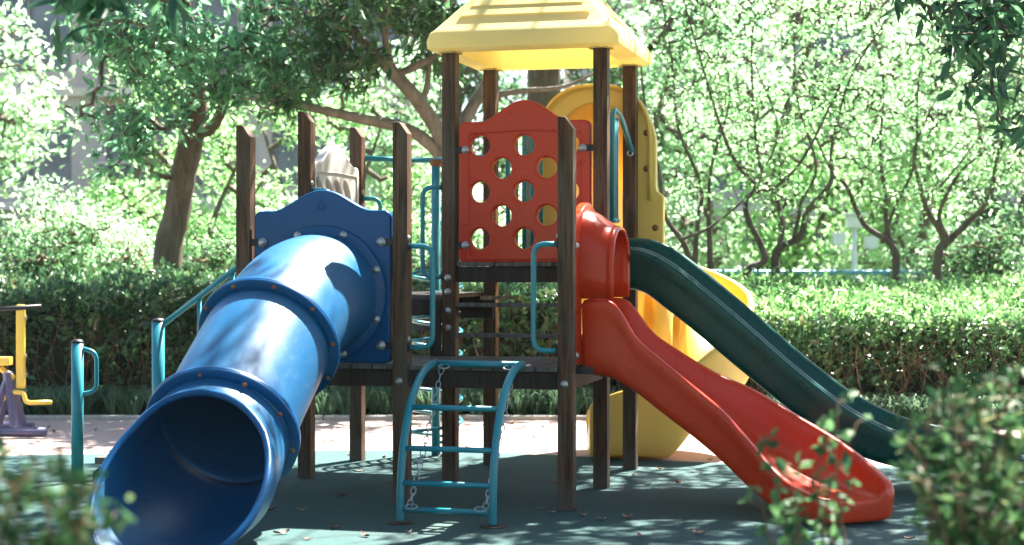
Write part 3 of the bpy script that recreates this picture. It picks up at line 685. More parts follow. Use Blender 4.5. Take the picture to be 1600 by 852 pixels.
lp = empty('lamp_post', (at(1335,0,27).x, 27, 0)); tag(lp, 'white lamp post with square lantern head between the myrtles', 'lamp')
f_ = MB(); f_.tube([(0,0,0),(0,0,2.1)], .045, 10); f_.build('pole', M_lampw, lp, smooth=True)
f_ = MB(); f_.box((-.19,-.19,2.26), (.19,.19,2.30)); f_.box((-.13,-.13,2.06), (.13,.13,2.26)); f_.build('lantern', M_lampw, lp, bevel=.02)
f_ = MB(); f_.box((-.36,-.1,1.78), (-.16,.1,1.98)); f_.tube([(-.26,0,1.78),(-.2,0,1.7),(0,0,1.7)], .015, 5); f_.build('side_lamp', M_lampw, lp, bevel=.01)
f_ = MB(); f_.box((.16,-.1,1.72), (.36,.1,1.92)); f_.tube([(.26,0,1.72),(.2,0,1.64),(0,0,1.64)], .015, 5); f_.build('side_lamp', M_lampw, lp, bevel=.01)

# ================================================================== PLAY STRUCTURE (local frame: x along the front row, y to the back)
TH = math.radians(14.7255); OX, OY = -1.6933, 10.5863; SX, SY = 1.047, 1.0324
PS = empty('play_structure', (OX, OY, 0), -TH)
tag(PS, 'playground tower with yellow roof, timber posts, red panel and blue, red, green and yellow slides', 'playground')
ct, st_ = math.cos(TH), math.sin(TH)
def W2L(x, y, z=0):
    dx, dy = x-OX, y-OY; return (dx*ct-dy*st_, dx*st_+dy*ct, z)
def L2W(x, y, z=0): return (OX+x*ct+y*st_, OY-x*st_+y*ct, z)

def bolt(p, n, parent, r=.019, mat=None):
    mb = MB(); prof = [(r*1.25, 0), (r*1.25, .003)]+[(r*math.cos(a), .003+r*.75*math.sin(a)) for a in [i*PI/2/5 for i in range(6)]]
    prof[-1] = (r*.02, prof[-1][1]); mb.lathe(prof, p, n, 14); return mb.build('bolt', mat or M_bolt, parent, smooth=True)
HW = .048
def post(i, j, h, chamfer=True, faces=()):
    x, y = i*SX, j*SY; mb = MB()
    if chamfer: prof = [(-HW, 0), (HW, 0), (HW, h-.075), (-.002, h-.004), (-HW, h)]
    else: prof = [(-HW, 0), (HW, 0), (HW, h), (-HW, h)]
    k = len(prof); v = [(x+a, y-HW, z) for a, z in prof]+[(x+a, y+HW, z) for a, z in prof]
    mb.add(v, [tuple(range(k))[::-1], tuple(range(k, 2*k))]+[(a, (a+1) % k, k+(a+1) % k, k+a) for a in range(k)])
    o = mb.build('post', M_wood, PS, bevel=.006, segs=3)
    for z in faces: bolt((x-.005, y-HW, z), (0,-1,0), o)
    return o
post(0,0,2.37, faces=(.80,)); post(1,0,2.37, faces=(.765,)); post(2,0,2.38, faces=(.765,))
post(0,1,2.55); post(0,2,2.52); post(1,1,2.96, False, (1.395, 1.30, 1.17, 1.055)); post(2,1,2.96, False); post(1,2,2.96, False); post(2,2,2.96, False)

# decks: boards run front to back
def deck(x0, x1, y0, y1, z, name='deck', mat=None, bw=.128):
    mb = MB(); n = max(1, round((x1-x0)/bw)); w = (x1-x0)/n; rr = random.Random(int(z*100))
    for i in range(n): mb.box((x0+i*w+.003, y0+rr.uniform(-.004,.004), z-.028), (x0+(i+1)*w-.003, y1, z+rr.uniform(-.002,.002)))
    return mb.build(name, mat or M_deck, PS, bevel=.004)
def beam(a, b, w, z0, z1, name='beam', mat=None):
    mb = MB(); x0, x1 = min(a[0], b[0]), max(a[0], b[0]); y0, y1 = min(a[1], b[1]), max(a[1], b[1])
    if x1-x0 > y1-y0: mb.box((x0, y0-w/2, z0), (x1, y0+w/2, z1))
    else: mb.box((x0-w/2, y0, z0), (x0+w/2, y1, z1))
    return mb.build(name, mat or M_beam, PS, bevel=.005)
ZL, ZM, ZU = .865, 1.28, 1.5
deck(.055, 1.0, -.045, SY+.02, ZL); deck(1.1, 2.045, -.045, SY+.02, ZL)
deck(1.0, 1.1, .055, SY-.055, ZL); 
for a, b in (((.05,0),(1.0,0)), ((1.096,0),(2.045,0)), ((.05,SY),(1.0,SY)), ((1.096,SY),(2.045,SY)), ((0,.05),(0,SY-.05)), ((SX,.05),(SX,SY-.05)), ((2*SX,.05),(2*SX,SY-.05))):
    beam(a, b, .045, ZL-.135, ZL-.030)
deck(.055, 1.0, SY-.0, 2*SY+.02, ZM)
for a, b in (((.05,SY-.03),(1.0,SY-.03)), ((.05,2*SY),(1.0,2*SY)), ((0,SY+.05),(0,2*SY-.05))): beam(a, b, .045, ZM-.14, ZM-.030)
deck(1.1, 2.045, SY-.045, 2*SY+.03, ZU); 
for a, b in (((1.096,SY),(2.045,SY)), ((1.096,2*SY),(2.045,2*SY)), ((SX,SY+.05),(SX,2*SY-.05)), ((2*SX,SY+.05),(2*SX,2*SY-.05))): beam(a, b, .045, ZU-.135, ZU-.030)
# treads between the decks
for z in (1.225, 1.02):
    mb = MB(); mb.box((1.098, SY-.05, z-.026), (2.045, SY+.045, z)); mb.build('step', M_deck, PS, bevel=.004)
for z in (1.065,):
    mb = MB(); mb.box((.05, SY-.05, z-.03), (1.0, SY+.05, z)); mb.build('step', M_deck, PS, bevel=.004)
mb = MB(); mb.box((1.10, SY+.06, 1.12), (1.33, SY+.09, 1.19)); mb.build('beam', M_beam, PS, bevel=.004)
M_sunlit_w = wood('sunlit_board_top', (.30,.22,.12), (.45,.36,.22), (.5,.44,.34), .3)
mb = MB(); mb.box((1.10, SY+.55, 1.235), (1.38, SY+.60, 1.262)); tag(mb.build('plank', M_sunlit_w, PS, bevel=.004), 'short pale plank painted as a sunlit board top below the upper deck')  # pale wood colour paints the sunlight on a back board's top
for k in range(8):
    pass
mb = MB(); mb.box((.93, SY-.10, ZL), (1.0, SY-.055, 1.20)); mb.build('cleat', M_beam, PS, bevel=.004)

# ---- moulded panels
def panel(name, outline, holes, mat, thick, mtx, bev=.012, parent=None):
    cu = bpy.data.curves.new(name, 'CURVE'); cu.dimensions = '2D'; cu.fill_mode = 'BOTH'; cu.extrude = thick/2-bev; cu.bevel_depth = bev; cu.bevel_resolution = 3
    for pts in [outline]+holes:
        s = cu.splines.new('POLY'); s.points.add(len(pts)-1); s.use_cyclic_u = True
        for q, (a, b) in zip(s.points, pts): q.co = (a, b, 0, 1)
    tmp = bpy.data.objects.new(name, cu); C.objects.link(tmp)
    dg = bpy.context.evaluated_depsgraph_get(); dg.update()
    me = bpy.data.meshes.new_from_object(tmp.evaluated_get(dg)); bpy.data.objects.remove(tmp)
    me.transform(mtx); me.materials.clear()
    o = finish(me, name, mat, parent or PS, auto=35); w = o.modifiers.new('wn', 'WEIGHTED_NORMAL'); w.weight = 100; w.keep_sharp = True; return o
def arch_outline(w, h0, h1, r=.05, cw=.30, inset=.0):
    """panel w wide, shoulders h0 high and a bell-shaped crest h1 high"""
    hw = w/2-inset; o = []
    def arc(cx, cy, a0, a1, n=6): return [(cx+(r)*math.cos(a0+(a1-a0)*i/n), cy+(r)*math.sin(a0+(a1-a0)*i/n)) for i in range(n+1)]
    o += arc(-hw+r, inset+r, PI, 1.5*PI); o += arc(hw-r, inset+r, 1.5*PI, 2*PI); o += arc(hw-r, h0-inset-r, 0, PI/2)
    n = 28
    for i in range(n+1):
        x = cw-2*cw*i/n; s = abs(x)/cw; o.append((x, h0-inset+(h1-h0)*(.5+.5*math.cos(PI*s))**.85))
    o += arc(-hw+r, h0-inset-r, PI/2, PI); return o
def circ(cx, cy, r, n=28): return [(cx+r*math.cos(2*PI*i/n), cy+r*math.sin(2*PI*i/n)) for i in range(n)]
def plane_xz(x, y, z): return Matrix(((1,0,0,x),(0,0,-1,y),(0,1,0,z),(0,0,0,1)))       # faces the front
def plane_yz(x, y, z): return Matrix(((0,0,1,x),(1,0,0,y),(0,1,0,z),(0,0,0,1)))
# red panel
rp_x, rp_z = 1.5*SX, 1.51
kx = 11.19/F       # metres per photo pixel at the panel
holes = []
for r_, zz in enumerate((229.6, 265.3, 302, 339.5, 375.4)):
    for cx in ((-69, 0, 69) if r_ % 2 == 0 else (-35, 35)):
        holes.append(circ(cx*kx*1.035, (411-zz)*kx-.005, .084))
RP = panel('panel', arch_outline(.885, .925, 1.065, .035, .30), holes, M_red, .075, plane_xz(rp_x, SY, rp_z), .014)
tag(RP, 'red moulded panel with round holes')
mb = MB()      # raised band round the face
o_ = [(rp_x+a, SY-.040, rp_z+b) for a, b in arch_outline(.80, .875, .885, .03, .3, .012)]
mb.ring([Vector(q) for q in o_], .0065, 6); mb.build('moulded_rib', M_red, RP, smooth=True)
def bracket(x, y, z, sx, parent, d=.038):
    mb = MB(); mb.box((min(x, x+sx), y-.004, z-.022), (max(x, x+sx), y, z+.022)); b = mb.build('bracket', M_black, parent, bevel=.002)
    return b
for zz in (2.26, 1.615):
    for s in (-1, 1):
        x = rp_x+s*.405; b = bracket(x-s*.03, SY-.0385, zz, s*.10, RP); bolt((x, SY-.0425, zz), (0,-1,0), RP, .022)
# blue panel and tube slide
bp_x, bp_z = .5*SX, .885
TC = (bp_x, 1.30)
BPn = panel('panel', arch_outline(.885, .925, 1.055, .035, .33), [circ(0, TC[1]-bp_z, .345, 48)], M_blue, .075, plane_xz(bp_x, .01, bp_z), .014)
tag(BPn, 'blue moulded panel round the mouth of the tube slide')
for s, zz in ((-1,1.625), (1,1.625), (1,.985), (-1,.985)):
    x = bp_x+s*.395; bracket(x-s*.03, -.030, zz, s*.13, BPn); bolt((x, -.034, zz), (0,-1,0), BPn, .024)
mb = MB(); mb.ring([(bp_x+.028*math.cos(a), -.030, 1.855+.028*math.sin(a)) for a in [2*PI*i/20 for i in range(20)]], .0025, 5)
mb.ring([(bp_x+.016*math.cos(a), -.030, 1.855+.016*math.sin(a)) for a in [2*PI*i/16 for i in range(16)]], .0018, 5)
mb.build('moulded_emblem', M_blue, BPn, smooth=True)
# tube path: local y = -t
TZ = cr([(0,1.30),(.2,1.29),(.45,1.23),(.83,1.045),(1.15,.82),(1.47,.585),(1.7,.475),(1.95,.435),(2.3,.425),(2.9,.42)], 8)
tz_t = np.array([q[0] for q in TZ]); tz_z = np.array([q[1] for q in TZ])
def tube_c(t): return np.array([bp_x+float(np.interp(t, [1.45,1.7,2.0,2.4,2.9], [0,.035,.11,.145,.16])), -.03-t, float(np.interp(t, tz_t, tz_z))])
def tube_frame(t):
    a, b = tube_c(t-.02), tube_c(t+.02); d = (b-a)/np.linalg.norm(b-a); s = np.array([1.,0,0]); u = np.cross(s, d); u = u if u[2] > 0 else -u
    return d, s, u
def tube_pt(t, phi, r):
    d, s, u = tube_frame(t)
    if t > 1.7:        # the mouth opens level
        k = min(1, (t-1.7)/.3); u = u*(1-k)+np.array([0,0,1.])*k; u /= np.linalg.norm(u)
    fl = max(0, t-1.8)
    rx = r+.03*min(1,max(0,(t-1.5)/.35))+.08*fl; c = tube_c(t)
    z = c+s*math.sin(phi)*rx+u*math.cos(phi)*r
    return z
def grid_mesh(name, rows, closed, mat, parent, solid=None, sub=0):
    mb = MB(); k = len(rows[0]); v = [q for r_ in rows for q in r_]; f = []
    for i in range(len(rows)-1):
        for j in range(k if closed else k-1):
            j2 = (j+1) % k; f.append((i*k+j, i*k+j2, (i+1)*k+j2, (i+1)*k+j))
    mb.add(v, f); o = mb.build(name, mat, parent, smooth=True)
    if solid:
        md = o.modifiers.new('solid', 'SOLIDIFY'); md.thickness = solid; md.offset = 0
    if sub:
        md = o.modifiers.new('sub', 'SUBSURF'); md.levels = sub; md.render_levels = sub
    return o
TS = empty('tube_slide', (0,0,0)); TS.parent = PS; tag(TS, 'blue enclosed tube slide')
NJ = 56
def tseg(t0, t1, n, r0=.368):
    rows = []
    for i in range(n+1):
        t = t0+(t1-t0)*i/n; rows.append([tube_pt(t, 2*PI*j/NJ, r0) for j in range(NJ)])
    return rows
grid_mesh('tube_section', tseg(0, .83, 16), True, M_tube, TS, .012)
grid_mesh('tube_section', tseg(.83, 1.47, 14, .366), True, M_tube, TS, .012)
def t_end(phi): return 1.86+.80*((1-math.cos(phi))/2)**1.15
rows = []
for i in range(27):
    s = i/26; rows.append([tube_pt(1.47+(t_end(2*PI*j/NJ)-1.47)*s, 2*PI*j/NJ, .366+.02*s) for j in range(NJ)])
ms_ = grid_mesh('mouth_section', rows, True, M_tube, TS, .012)
mb = MB(); mb.ring([Vector(q) for q in rows[-1]], .020, 8)
# plain ring orientation is fine for the rolled rim
mb.build('rolled_rim', M_blue, ms_, smooth=True)
def ring_flange(t, r0, r1, w, parent, nb=10, name='joint_ring', boltmat=None, rot=0):
    d, s, u = tube_frame(t); c = tube_c(t); mb = MB()
    prof = [(r0, -w/2), (r1-.006, -w/2), (r1, -w/2+.006), (r1, -.003), (r1-.008, 0), (r1, .003), (r1, w/2-.006), (r1-.006, w/2), (r0, w/2)]
    mb.lathe(prof, Vector(c), Vector(d), 64); o = mb.build(name, M_blue, parent, auto=50)
    for k in range(nb):
        a = 2*PI*(k+.5)/nb+rot; q = c+(s*math.sin(a)+u*math.cos(a))*((r0+r1)/2+.006)+d*w/2
        bolt(Vector(q), Vector(d), o, .012 if boltmat else .018, boltmat)
    return o
ring_flange(.83, .362, .425, .05, TS, 10, boltmat=M_rust); ring_flange(1.47, .362, .425, .05, TS, 10, boltmat=M_rust, rot=.25)
mb = MB(); mb.lathe([(.345,-.0),(.425,-.0),(.432,.006),(.428,.016),(.38,.020),(.368,.03)], (bp_x,-.028,TC[1]), (0,-1,0), 64)
fo = mb.build('collar', M_blue, TS, auto=50)
for k in range(8):
    a = 2*PI*(k+.5)/8; bolt((bp_x+.40*math.sin(a), -.046, TC[1]+.40*math.cos(a)), (0,-1,0), fo, .019)

# white panel on the left side, between middle and back rows
def slot(cx, cy, w, h, sl, n=9):
    o = []
    for i in range(n+1):
        a = PI*i/n; o.append((w/2*math.cos(a), h/2+w/2*math.sin(a)))
    for i in range(n+1):
        a = PI+PI*i/n; o.append((w/2*math.cos(a), -h/2+w/2*math.sin(a)))
    return [(cx+a-b*sl, cy+b) for a, b in o]
sl_ = [slot(-.27+.18*i, .58, .125, .34, .55) for i in range(4)]
WP = panel('panel', arch_outline(.885, .905, 1.045, .035, .36), sl_, M_white, .075, plane_yz(.0, 1.5*SY, 1.29), .014); tag(WP, 'white moulded panel with slanted slots')
mb = MB(); mb.ring([Vector((.040, 1.5*SY+a, 1.29+b)) for a, b in arch_outline(.80, .862, .868, .03, .3, .012)], .004, 6); mb.build('moulded_rib', M_white, WP, smooth=True)
M_slot_shade = plastic('slot_shade_beige', (.34,.26,.18), .5, .1)
mb = MB(); mb.box((-.012, 1.5*SY-.40, 1.60), (-.004, 1.5*SY+.40, 2.14)); mb.build('slot_shade_sheet', M_slot_shade, WP)  # added sheet, its beige stands in for the shaded slot walls
for s in (-1, 1):
    bolt((.0395, 1.5*SY+s*.405, 1.78), (1,0,0), WP, .022)

# ---- handles (bent pipe loops)
def handle(x, y, z0, z1, dx, r=.0165, dy=0):
    y_ = y-.02; mb = MB()
    mb.tube(fillet([(x, y_, z1), (x+dx, y_+dy, z1), (x+dx, y_+dy, z0), (x, y_, z0)], .085, 7), r, 12)
    h = mb.build('handle', M_teal, PS, smooth=True)
    for z in (z0, z1):
        mb = MB(); mb.lathe([(.001,0),(.032,0),(.032,.006),(.020,.010)], (x, y_, z), (1 if dx > 0 else -1, 0, 0), 16); mb.build('end_plate', M_black, h, smooth=False)
        bolt((x+(.0 if dx > 0 else 0), y_, z+.05), (1 if dx > 0 else -1, 0, 0), h, .014)
handle(SX+HW, 0, .975, 1.60, .155); handle(2*SX-HW, 0, .965, 1.61, -.155)
handle(SX-HW, SY, 1.40, 2.01, -.145); handle(HW, SY, 1.40, 2.00, .14); handle(HW, 2*SY, 1.40, 1.98, .14)

# ---- arched ladder at the front
def lad(lx, s): return [(lx, y, z) for y, z in ((-.745,0),(-.742,.2),(-.70,.42),(-.585,.64),(-.42,.79),(-.24,.865),(-.07,.885))]
LD = empty('arched_ladder', (0,0,0)); LD.parent = PS; tag(LD, 'turquoise arched ladder with hanging chains')
for lx in (1.285, 1.835):
    q = cr(lad(lx, 0), 6); mb = MB(); mb.tube([tuple(a) for a in q], .023, 14); rl = mb.build('rail', M_teal, LD, smooth=True)
    mb = MB(); mb.lathe([(.0,0.004),(.075,0.004),(.075,.010),(.03,.012),(.026,.02)], (lx,-.745,.0), (0,0,1), 20); mb.build('foot_plate', M_foot, rl)
qy = np.array([a[1] for a in cr(lad(0,0), 10)]); qz = np.array([a[2] for a in cr(lad(0,0), 10)])
for z in (.085, .235, .43, .655):
    y = float(np.interp(z, qz, qy)); mb = MB(); mb.tube([(1.285,y,z),(1.835,y,z)], .0165, 12); mb.build('rung', M_teal, LD, smooth=True)
mb = MB(); mb.tube([(1.285,-.09,.882),(1.835,-.09,.882)], .020, 12); mb.build('rung', M_teal, LD, smooth=True)
def chain(a, b, n):
    a, b = Vector(a), Vector(b); mb = MB(); d = (b-a).normalized(); u = d.orthogonal().normalized(); w = d.cross(u); L = (b-a).length/n
    for i in range(n):
        c = a+(b-a)*(i+.5)/n+Vector((0,0,-.03*math.sin(PI*(i+.5)/n))); ang = .4+(i % 2)*PI/2+.25*math.sin(i*2.3); s = u*math.cos(ang)+w*math.sin(ang)
        hl, hw = L*.62, .0135; pts = []
        for k in range(14):
            t = 2*PI*k/14; pts.append(c+d*hl*(math.cos(t) if abs(math.cos(t)) > .01 else 0)*(1)+s*hw*math.sin(t)*1.1)
        mb.ring(pts, .0035, 6)
    return mb.build('chain', M_chain, LD, smooth=True)
chain((1.335,-.10,.86), (1.335,-.735,.10), 21); chain((1.785,-.10,.86), (1.785,-.735,.10), 21)
for lx in (1.335, 1.785):
    for y, z in ((-.10,.862), (-.738,.10)):
        mb = MB(); mb.ring([(lx+.035*math.cos(2*PI*i/16)+(.02 if lx < 1.5 else -.02), y+.03*math.sin(2*PI*i/16)*.5-.02, z+.004+.012*math.sin(2*PI*i/16)) for i in range(16)], .0035, 6)
        mb.build('shackle', M_chain, LD, smooth=True)

# ---- chutes
def chute(name, stations, mat, parent=PS, lip=.06, sub=1, n=5, wall=None, label=None, endcap=True, groove=0):
    """stations in world: (x, y, tangent degrees, half width, floor z, left rim z, right rim z, underside z)"""
    q = cr(stations, n); rows = []
    for s in q:
        x, y, a, hw, zf, zl, zr, zb = [float(e) for e in s]; a = math.radians(a); nx, ny = -math.sin(a), math.cos(a)
        def half(z):
            d = max(z-zf, .015); b = min(zb, zf-.012)
            l_ = min(lip, hw*.4); gz = groove
            return [(hw*.72, b), (hw*.93, b+.015), (hw*.97, b+.05 if z-b > .1 else b+(z-b)*.4), (hw*.975, max(z-.12, b+(z-b)*.55)), (hw, max(z-.10, b+(z-b)*.62)), (hw+.002, max(z-.05, b+(z-b)*.7)), (hw+.004, z-.022), (hw-.006, z-.004), (hw-l_*.22, z), (hw-l_*.45, z-gz), (hw-l_*.72, z+gz*.9),
                    (hw-l_, z-.006), (hw-l_-.012, z-min(.045, d*.3)), (hw-l_-.022, zf+d*.45), (hw-l_-.05, zf+d*.16), (max(hw-l_-.11, hw*.35), zf+d*.02)]
        L_ = half(zl); R_ = half(zr)
        prof = L_+[(0, zf)]+[(-u, z) for u, z in R_[::-1]]+[(0, min(zb, zf-.012))]
        rows.append([W2L(x+nx*u, y+ny*u, z) for u, z in prof])
    mb = MB(); k = len(rows[0]); v = [p_ for r_ in rows for p_ in r_]; f = []
    for i in range(len(rows)-1):
        for j in range(k): f.append((i*k+j, i*k+(j+1) % k, (i+1)*k+(j+1) % k, (i+1)*k+j))
    # caps: strip between outer and inner profile (k = 2h+2)
    h = (k-2)//2
    for base in (0, (len(rows)-1)*k):
        lo = [base+j for j in range(h)]; ce = base+h; ri = [base+h+1+j for j in range(h)]; bo = base+k-1
        f.append(tuple(lo[:9]+lo[9:]+[ce, bo])); f.append(tuple([ce]+ri+[bo]))
    mb.add(v, f); o = mb.build(name, mat, parent, smooth=True)
    if sub:
        md = o.modifiers.new('sub', 'SUBSURF'); md.levels = sub; md.render_levels = sub
    if label: tag(o, label)
    return o
# red slide: leaves to the right and bends towards the viewer
red_st = [(.49,10.55,-14.7,.27,.87,1.27,1.27,.80), (.66,10.505,-14.7,.27,.865,1.265,1.265,.78), (.74,10.485,-15,.27,.84,1.19,1.19,.74), (.84,10.46,-16,.27,.79,1.05,1.03,.68),
          (1.0,10.415,-18,.275,.70,.93,.90,.56), (1.2,10.35,-22,.28,.57,.80,.75,.42), (1.4,10.26,-28,.285,.43,.70,.60,.27), (1.58,10.13,-37,.29,.30,.57,.43,.13),
          (1.73,9.97,-50,.30,.20,.45,.31,.05), (1.83,9.80,-60,.305,.145,.35,.24,.03), (1.90,9.62,-66,.30,.125,.27,.205,.02), (1.935,9.52,-67,.29,.125,.235,.19,.02), (1.955,9.46,-67,.26,.13,.20,.175,.02), (1.965,9.43,-67,.20,.14,.18,.165,.03)]
RS = chute('curved_slide', red_st, M_red, label='red open slide curving to the ground', lip=.055)
# its hood
def hood(st, parent, mat, name='hood', seg=20):
    """stations: x, y, tangent deg, half width, base z, spring z, top z (world)"""
    rows = []
    for s in cr(st, 5):
        x, y, a, hw, zb, zs, zt = [float(e) for e in s]; a = math.radians(a); nx, ny = -math.sin(a), math.cos(a); r = [W2L(x+nx*hw, y+ny*hw, zb), W2L(x+nx*hw, y+ny*hw, (zb+zs)/2)]
        for i in range(seg+1):
            t = PI*i/seg; cu, su = math.cos(t), math.sin(t)
            r.append(W2L(x+nx*hw*math.copysign(abs(cu)**.8, cu), y+ny*hw*math.copysign(abs(cu)**.8, cu), zs+(zt-zs)*su**.8))
        r += [W2L(x-nx*hw, y-ny*hw, (zb+zs)/2), W2L(x-nx*hw, y-ny*hw, zb)]; rows.append(r)
    o = grid_mesh(name, rows, False, mat, parent, .028)
    return o
hood([(.455,10.56,-14.7,.29,1.275,1.60,1.84), (.48,10.553,-14.7,.275,1.275,1.585,1.825), (.55,10.535,-14.7,.268,1.275,1.56,1.79), (.64,10.511,-14.7,.262,1.275,1.50,1.725), (.675,10.50,-14.7,.268,1.275,1.49,1.715), (.684,10.498,-14.7,.262,1.275,1.47,1.70)], PS, M_red)
# entry plate of the red slide in the side of the deck
RE = panel('panel', arch_outline(.885, .90, .985, .035, .33), [[(-.24,.02),(.24,.02),(.24,.68),(.17,.78),(0,.83),(-.17,.78),(-.24,.68)]], M_red, .06, plane_yz(2*SX, .5*SY, .88), .012); tag(RE, 'red entry panel of the curved slide')
for z in (.93, 1.6): bolt((2*SX+.032, .5*SY-.40, z), (1,0,0), RE, .02)
bracket(2*SX+.03, .06, .845, .12, RE)
# green slide
def gst(t, w, zf, zr, zb, a=-14.7): 
    return (.708+.967*t, 11.43-.254*t, a, w+.025, zf, zr+.012, zr-.05, zb)
gr_st = [gst(0,.26,1.50,1.645,1.33), gst(.12,.26,1.495,1.645,1.32), gst(.24,.26,1.46,1.63,1.29), gst(.38,.26,1.38,1.57,1.19), gst(.55,.26,1.25,1.45,1.06), gst(.9,.26,.97,1.16,.77), gst(1.2,.26,.72,.90,.53), gst(1.45,.26,.53,.70,.35),
         gst(1.65,.26,.41,.565,.24), gst(1.9,.26,.31,.45,.17), gst(2.2,.26,.25,.38,.13), gst(2.6,.26,.22,.33,.11), gst(2.72,.25,.21,.30,.11), gst(2.78,.22,.205,.27,.12)]
GS = chute('straight_slide', gr_st, M_green, label='dark green straight slide', lip=.14, groove=.030)
mb = MB(); q = L2W(0,0,0); a_ = gst(2.45,0,0,0,0); wl = W2L(a_[0], a_[1]); mb.tube([(wl[0],wl[1],0),(wl[0],wl[1],.14)], .03, 10); mb.build('slide_support', M_teal, PS, smooth=True)
# bars at the top of the green slide
GB = empty('guard_bars', (0,0,0)); GB.parent = PS
xg = 2*SX-.0
for yy in (1.42, 1.49, 1.56):
    mb = MB(); mb.tube([(xg, yy, 1.80), (xg, yy, 2.50)], .012, 8); mb.build('bar', M_teal, GB, smooth=True)
mb = MB(); mb.tube(fillet([(xg, 1.40, 1.80), (xg, 1.40, 2.56), (xg+.0, 1.70, 2.53), (xg+.02, 2*SY-HW, 2.30)], .10, 6), .020, 12); mb.build('hoop', M_teal, GB, smooth=True)
mb = MB(); mb.tube([(xg, 1.385, 1.79), (xg, 1.59, 1.79)], .018, 8); mb.build('cross_bar', M_teal, GB, smooth=True)
mb = MB(); mb.ring([Vector((2*SX+.01+.018*math.cos(a), 2*SY-HW-.012, 2.285+.018*math.sin(a))) for a in [2*PI*i/14 for i in range(14)]], .008, 6); mb.build('pipe_end', M_bolt, GB, smooth=True)
# bars in the back opening
BB = empty('guard_bars', (0,0,0)); BB.parent = PS
for k in range(5):
    x = SX+.13+.062*k; mb = MB(); mb.tube([(x, 2*SY, 1.56), (x, 2*SY, 2.46)], .017, 8); mb.build('bar', M_teal, BB, smooth=True)
for z in (1.56, 2.46):
    mb = MB(); mb.tube([(SX+HW, 2*SY, z), (SX+.42, 2*SY, z)], .018, 8); mb.build('cross_bar', M_teal, BB, smooth=True)
# yellow spiral slide
cx_, cy_, R_ = 1.20, 13.25, .43
ys = [(.63,12.20,80,.41,1.50,1.97,1.97,1.38), (.65,12.5,82,.41,1.46,1.97,1.97,1.37), (.69,12.78,84,.38,1.43,1.97,1.97,1.34), (.735,13.0,88,.31,1.40,1.85,1.80,1.15)]
NS = 15
for i in range(NS+1):
    s = i/NS; ph = PI-s*(1.5*PI); z = float(np.interp(s, [0,.33,.66,.85,1], [1.38,1.20,.84,.54,.23]))
    rim_out = z+(.48 if s < .2 else .40); rim_in = z+.30
    # moving clockwise seen from above: the outer wall is on the left
    ys.append((cx_+R_*math.cos(ph), cy_+R_*math.sin(ph), math.degrees(ph)-90, .29, z, rim_out, rim_in, z-float(np.interp(s, [0,.35,.66,.9], [.45,.40,.16,.10])) if s < .95 else .02))
ys += [(1.02,12.815,-180,.29,.215,.575,.45,.02), (.82,12.81,-180,.29,.20,.53,.42,.02), (.66,12.81,-180,.29,.19,.47,.38,.02), (.58,12.81,-180,.27,.19,.42,.33,.02)]
YS = chute('spiral_slide', ys, M_yel, label='yellow spiral slide winding down behind the tower', lip=.05, n=3)
hood([(.60,12.16,76,.41,1.95,2.36,2.79), (.61,12.20,78,.41,1.95,2.36,2.79), (.625,12.25,80,.39,1.95,2.34,2.74), (.65,12.45,82,.385,1.95,2.30,2.68), (.69,12.75,84,.37,1.88,2.27,2.60), (.74,13.0,84,.32,1.62,2.18,2.50), (.86,13.38,55,.29,1.66,2.03,2.34), (1.03,13.58,22,.28,1.60,1.92,2.2)], YS, M_yel, seg=24)
mb = MB(); mb.tube([W2L(cx_,cy_,0), W2L(cx_,cy_,1.5)], .085, 24); mb.build('centre_column', M_yel, YS, smooth=True)

yx = 1.826; hwp = .43; o_ = []
o_ += [(-hwp, 0), (hwp+.055, 0), (hwp+.055, .56), (hwp+.01, .60), (hwp, .64)]+[(hwp*math.cos(PI*i/30), .94+hwp*math.sin(PI*i/30)) for i in range(31)]
ih = [(-.31,.10), (.31,.10)]+[(.31*math.cos(PI*i/24), .94+.33*math.sin(PI*i/24)) for i in range(25)]
YP = panel('entry_panel', o_, [ih], M_yel, .075, plane_xz(yx, 2*SY+.105, 1.41), .014, YS)
for (bx, bz) in ((.375, 2.44), (.375, 2.18), (.28, 2.63), (.44, 1.75)): bolt((yx+bx, 2*SY+.0665, bz), (0,-1,0), YP, .019, M_rust)

# ---- corkscrew climber at the back left
CC = empty('corkscrew_climber', (0,0,0)); CC.parent = PS; tag(CC, 'turquoise corkscrew climber')
px_, py_ = W2L(at(681,0,12.87).x, 12.87)[:2]
mb = MB(); mb.tube([(px_,py_,0),(px_,py_,2.26)], .034, 16); mb.build('pole', M_teal, CC, smooth=True)
mb = MB(); mb.lathe([(.001,.0),(.03,0),(.05,.03),(.045,.06),(.001,.06)], (px_,py_,2.235), (0,0,1), 14); mb.build('cap', M_rust, CC)
mb = MB(); mb.tube(fillet([(HW*.5,2*SY+.03,2.29),(px_-.18,py_,2.29),(px_+.18,py_,2.29),(SX,2*SY+.04,2.29)], .12, 6), .021, 12); mb.build('top_bar', M_teal, CC, smooth=True)
pts = []; N = 150; turns = 7.5
for i in range(N+1):
    s = i/N; a = s*turns*2*PI+1.0; r = .20; pts.append((px_+r*math.cos(a), py_+r*math.sin(a), .12+s*1.30))
pts = [(px_, py_, .10)]+pts+[(px_, py_, 1.44)]
mb = MB(); mb.tube(pts, .0145, 8); mb.build('spiral_rung', M_teal, CC, smooth=True)

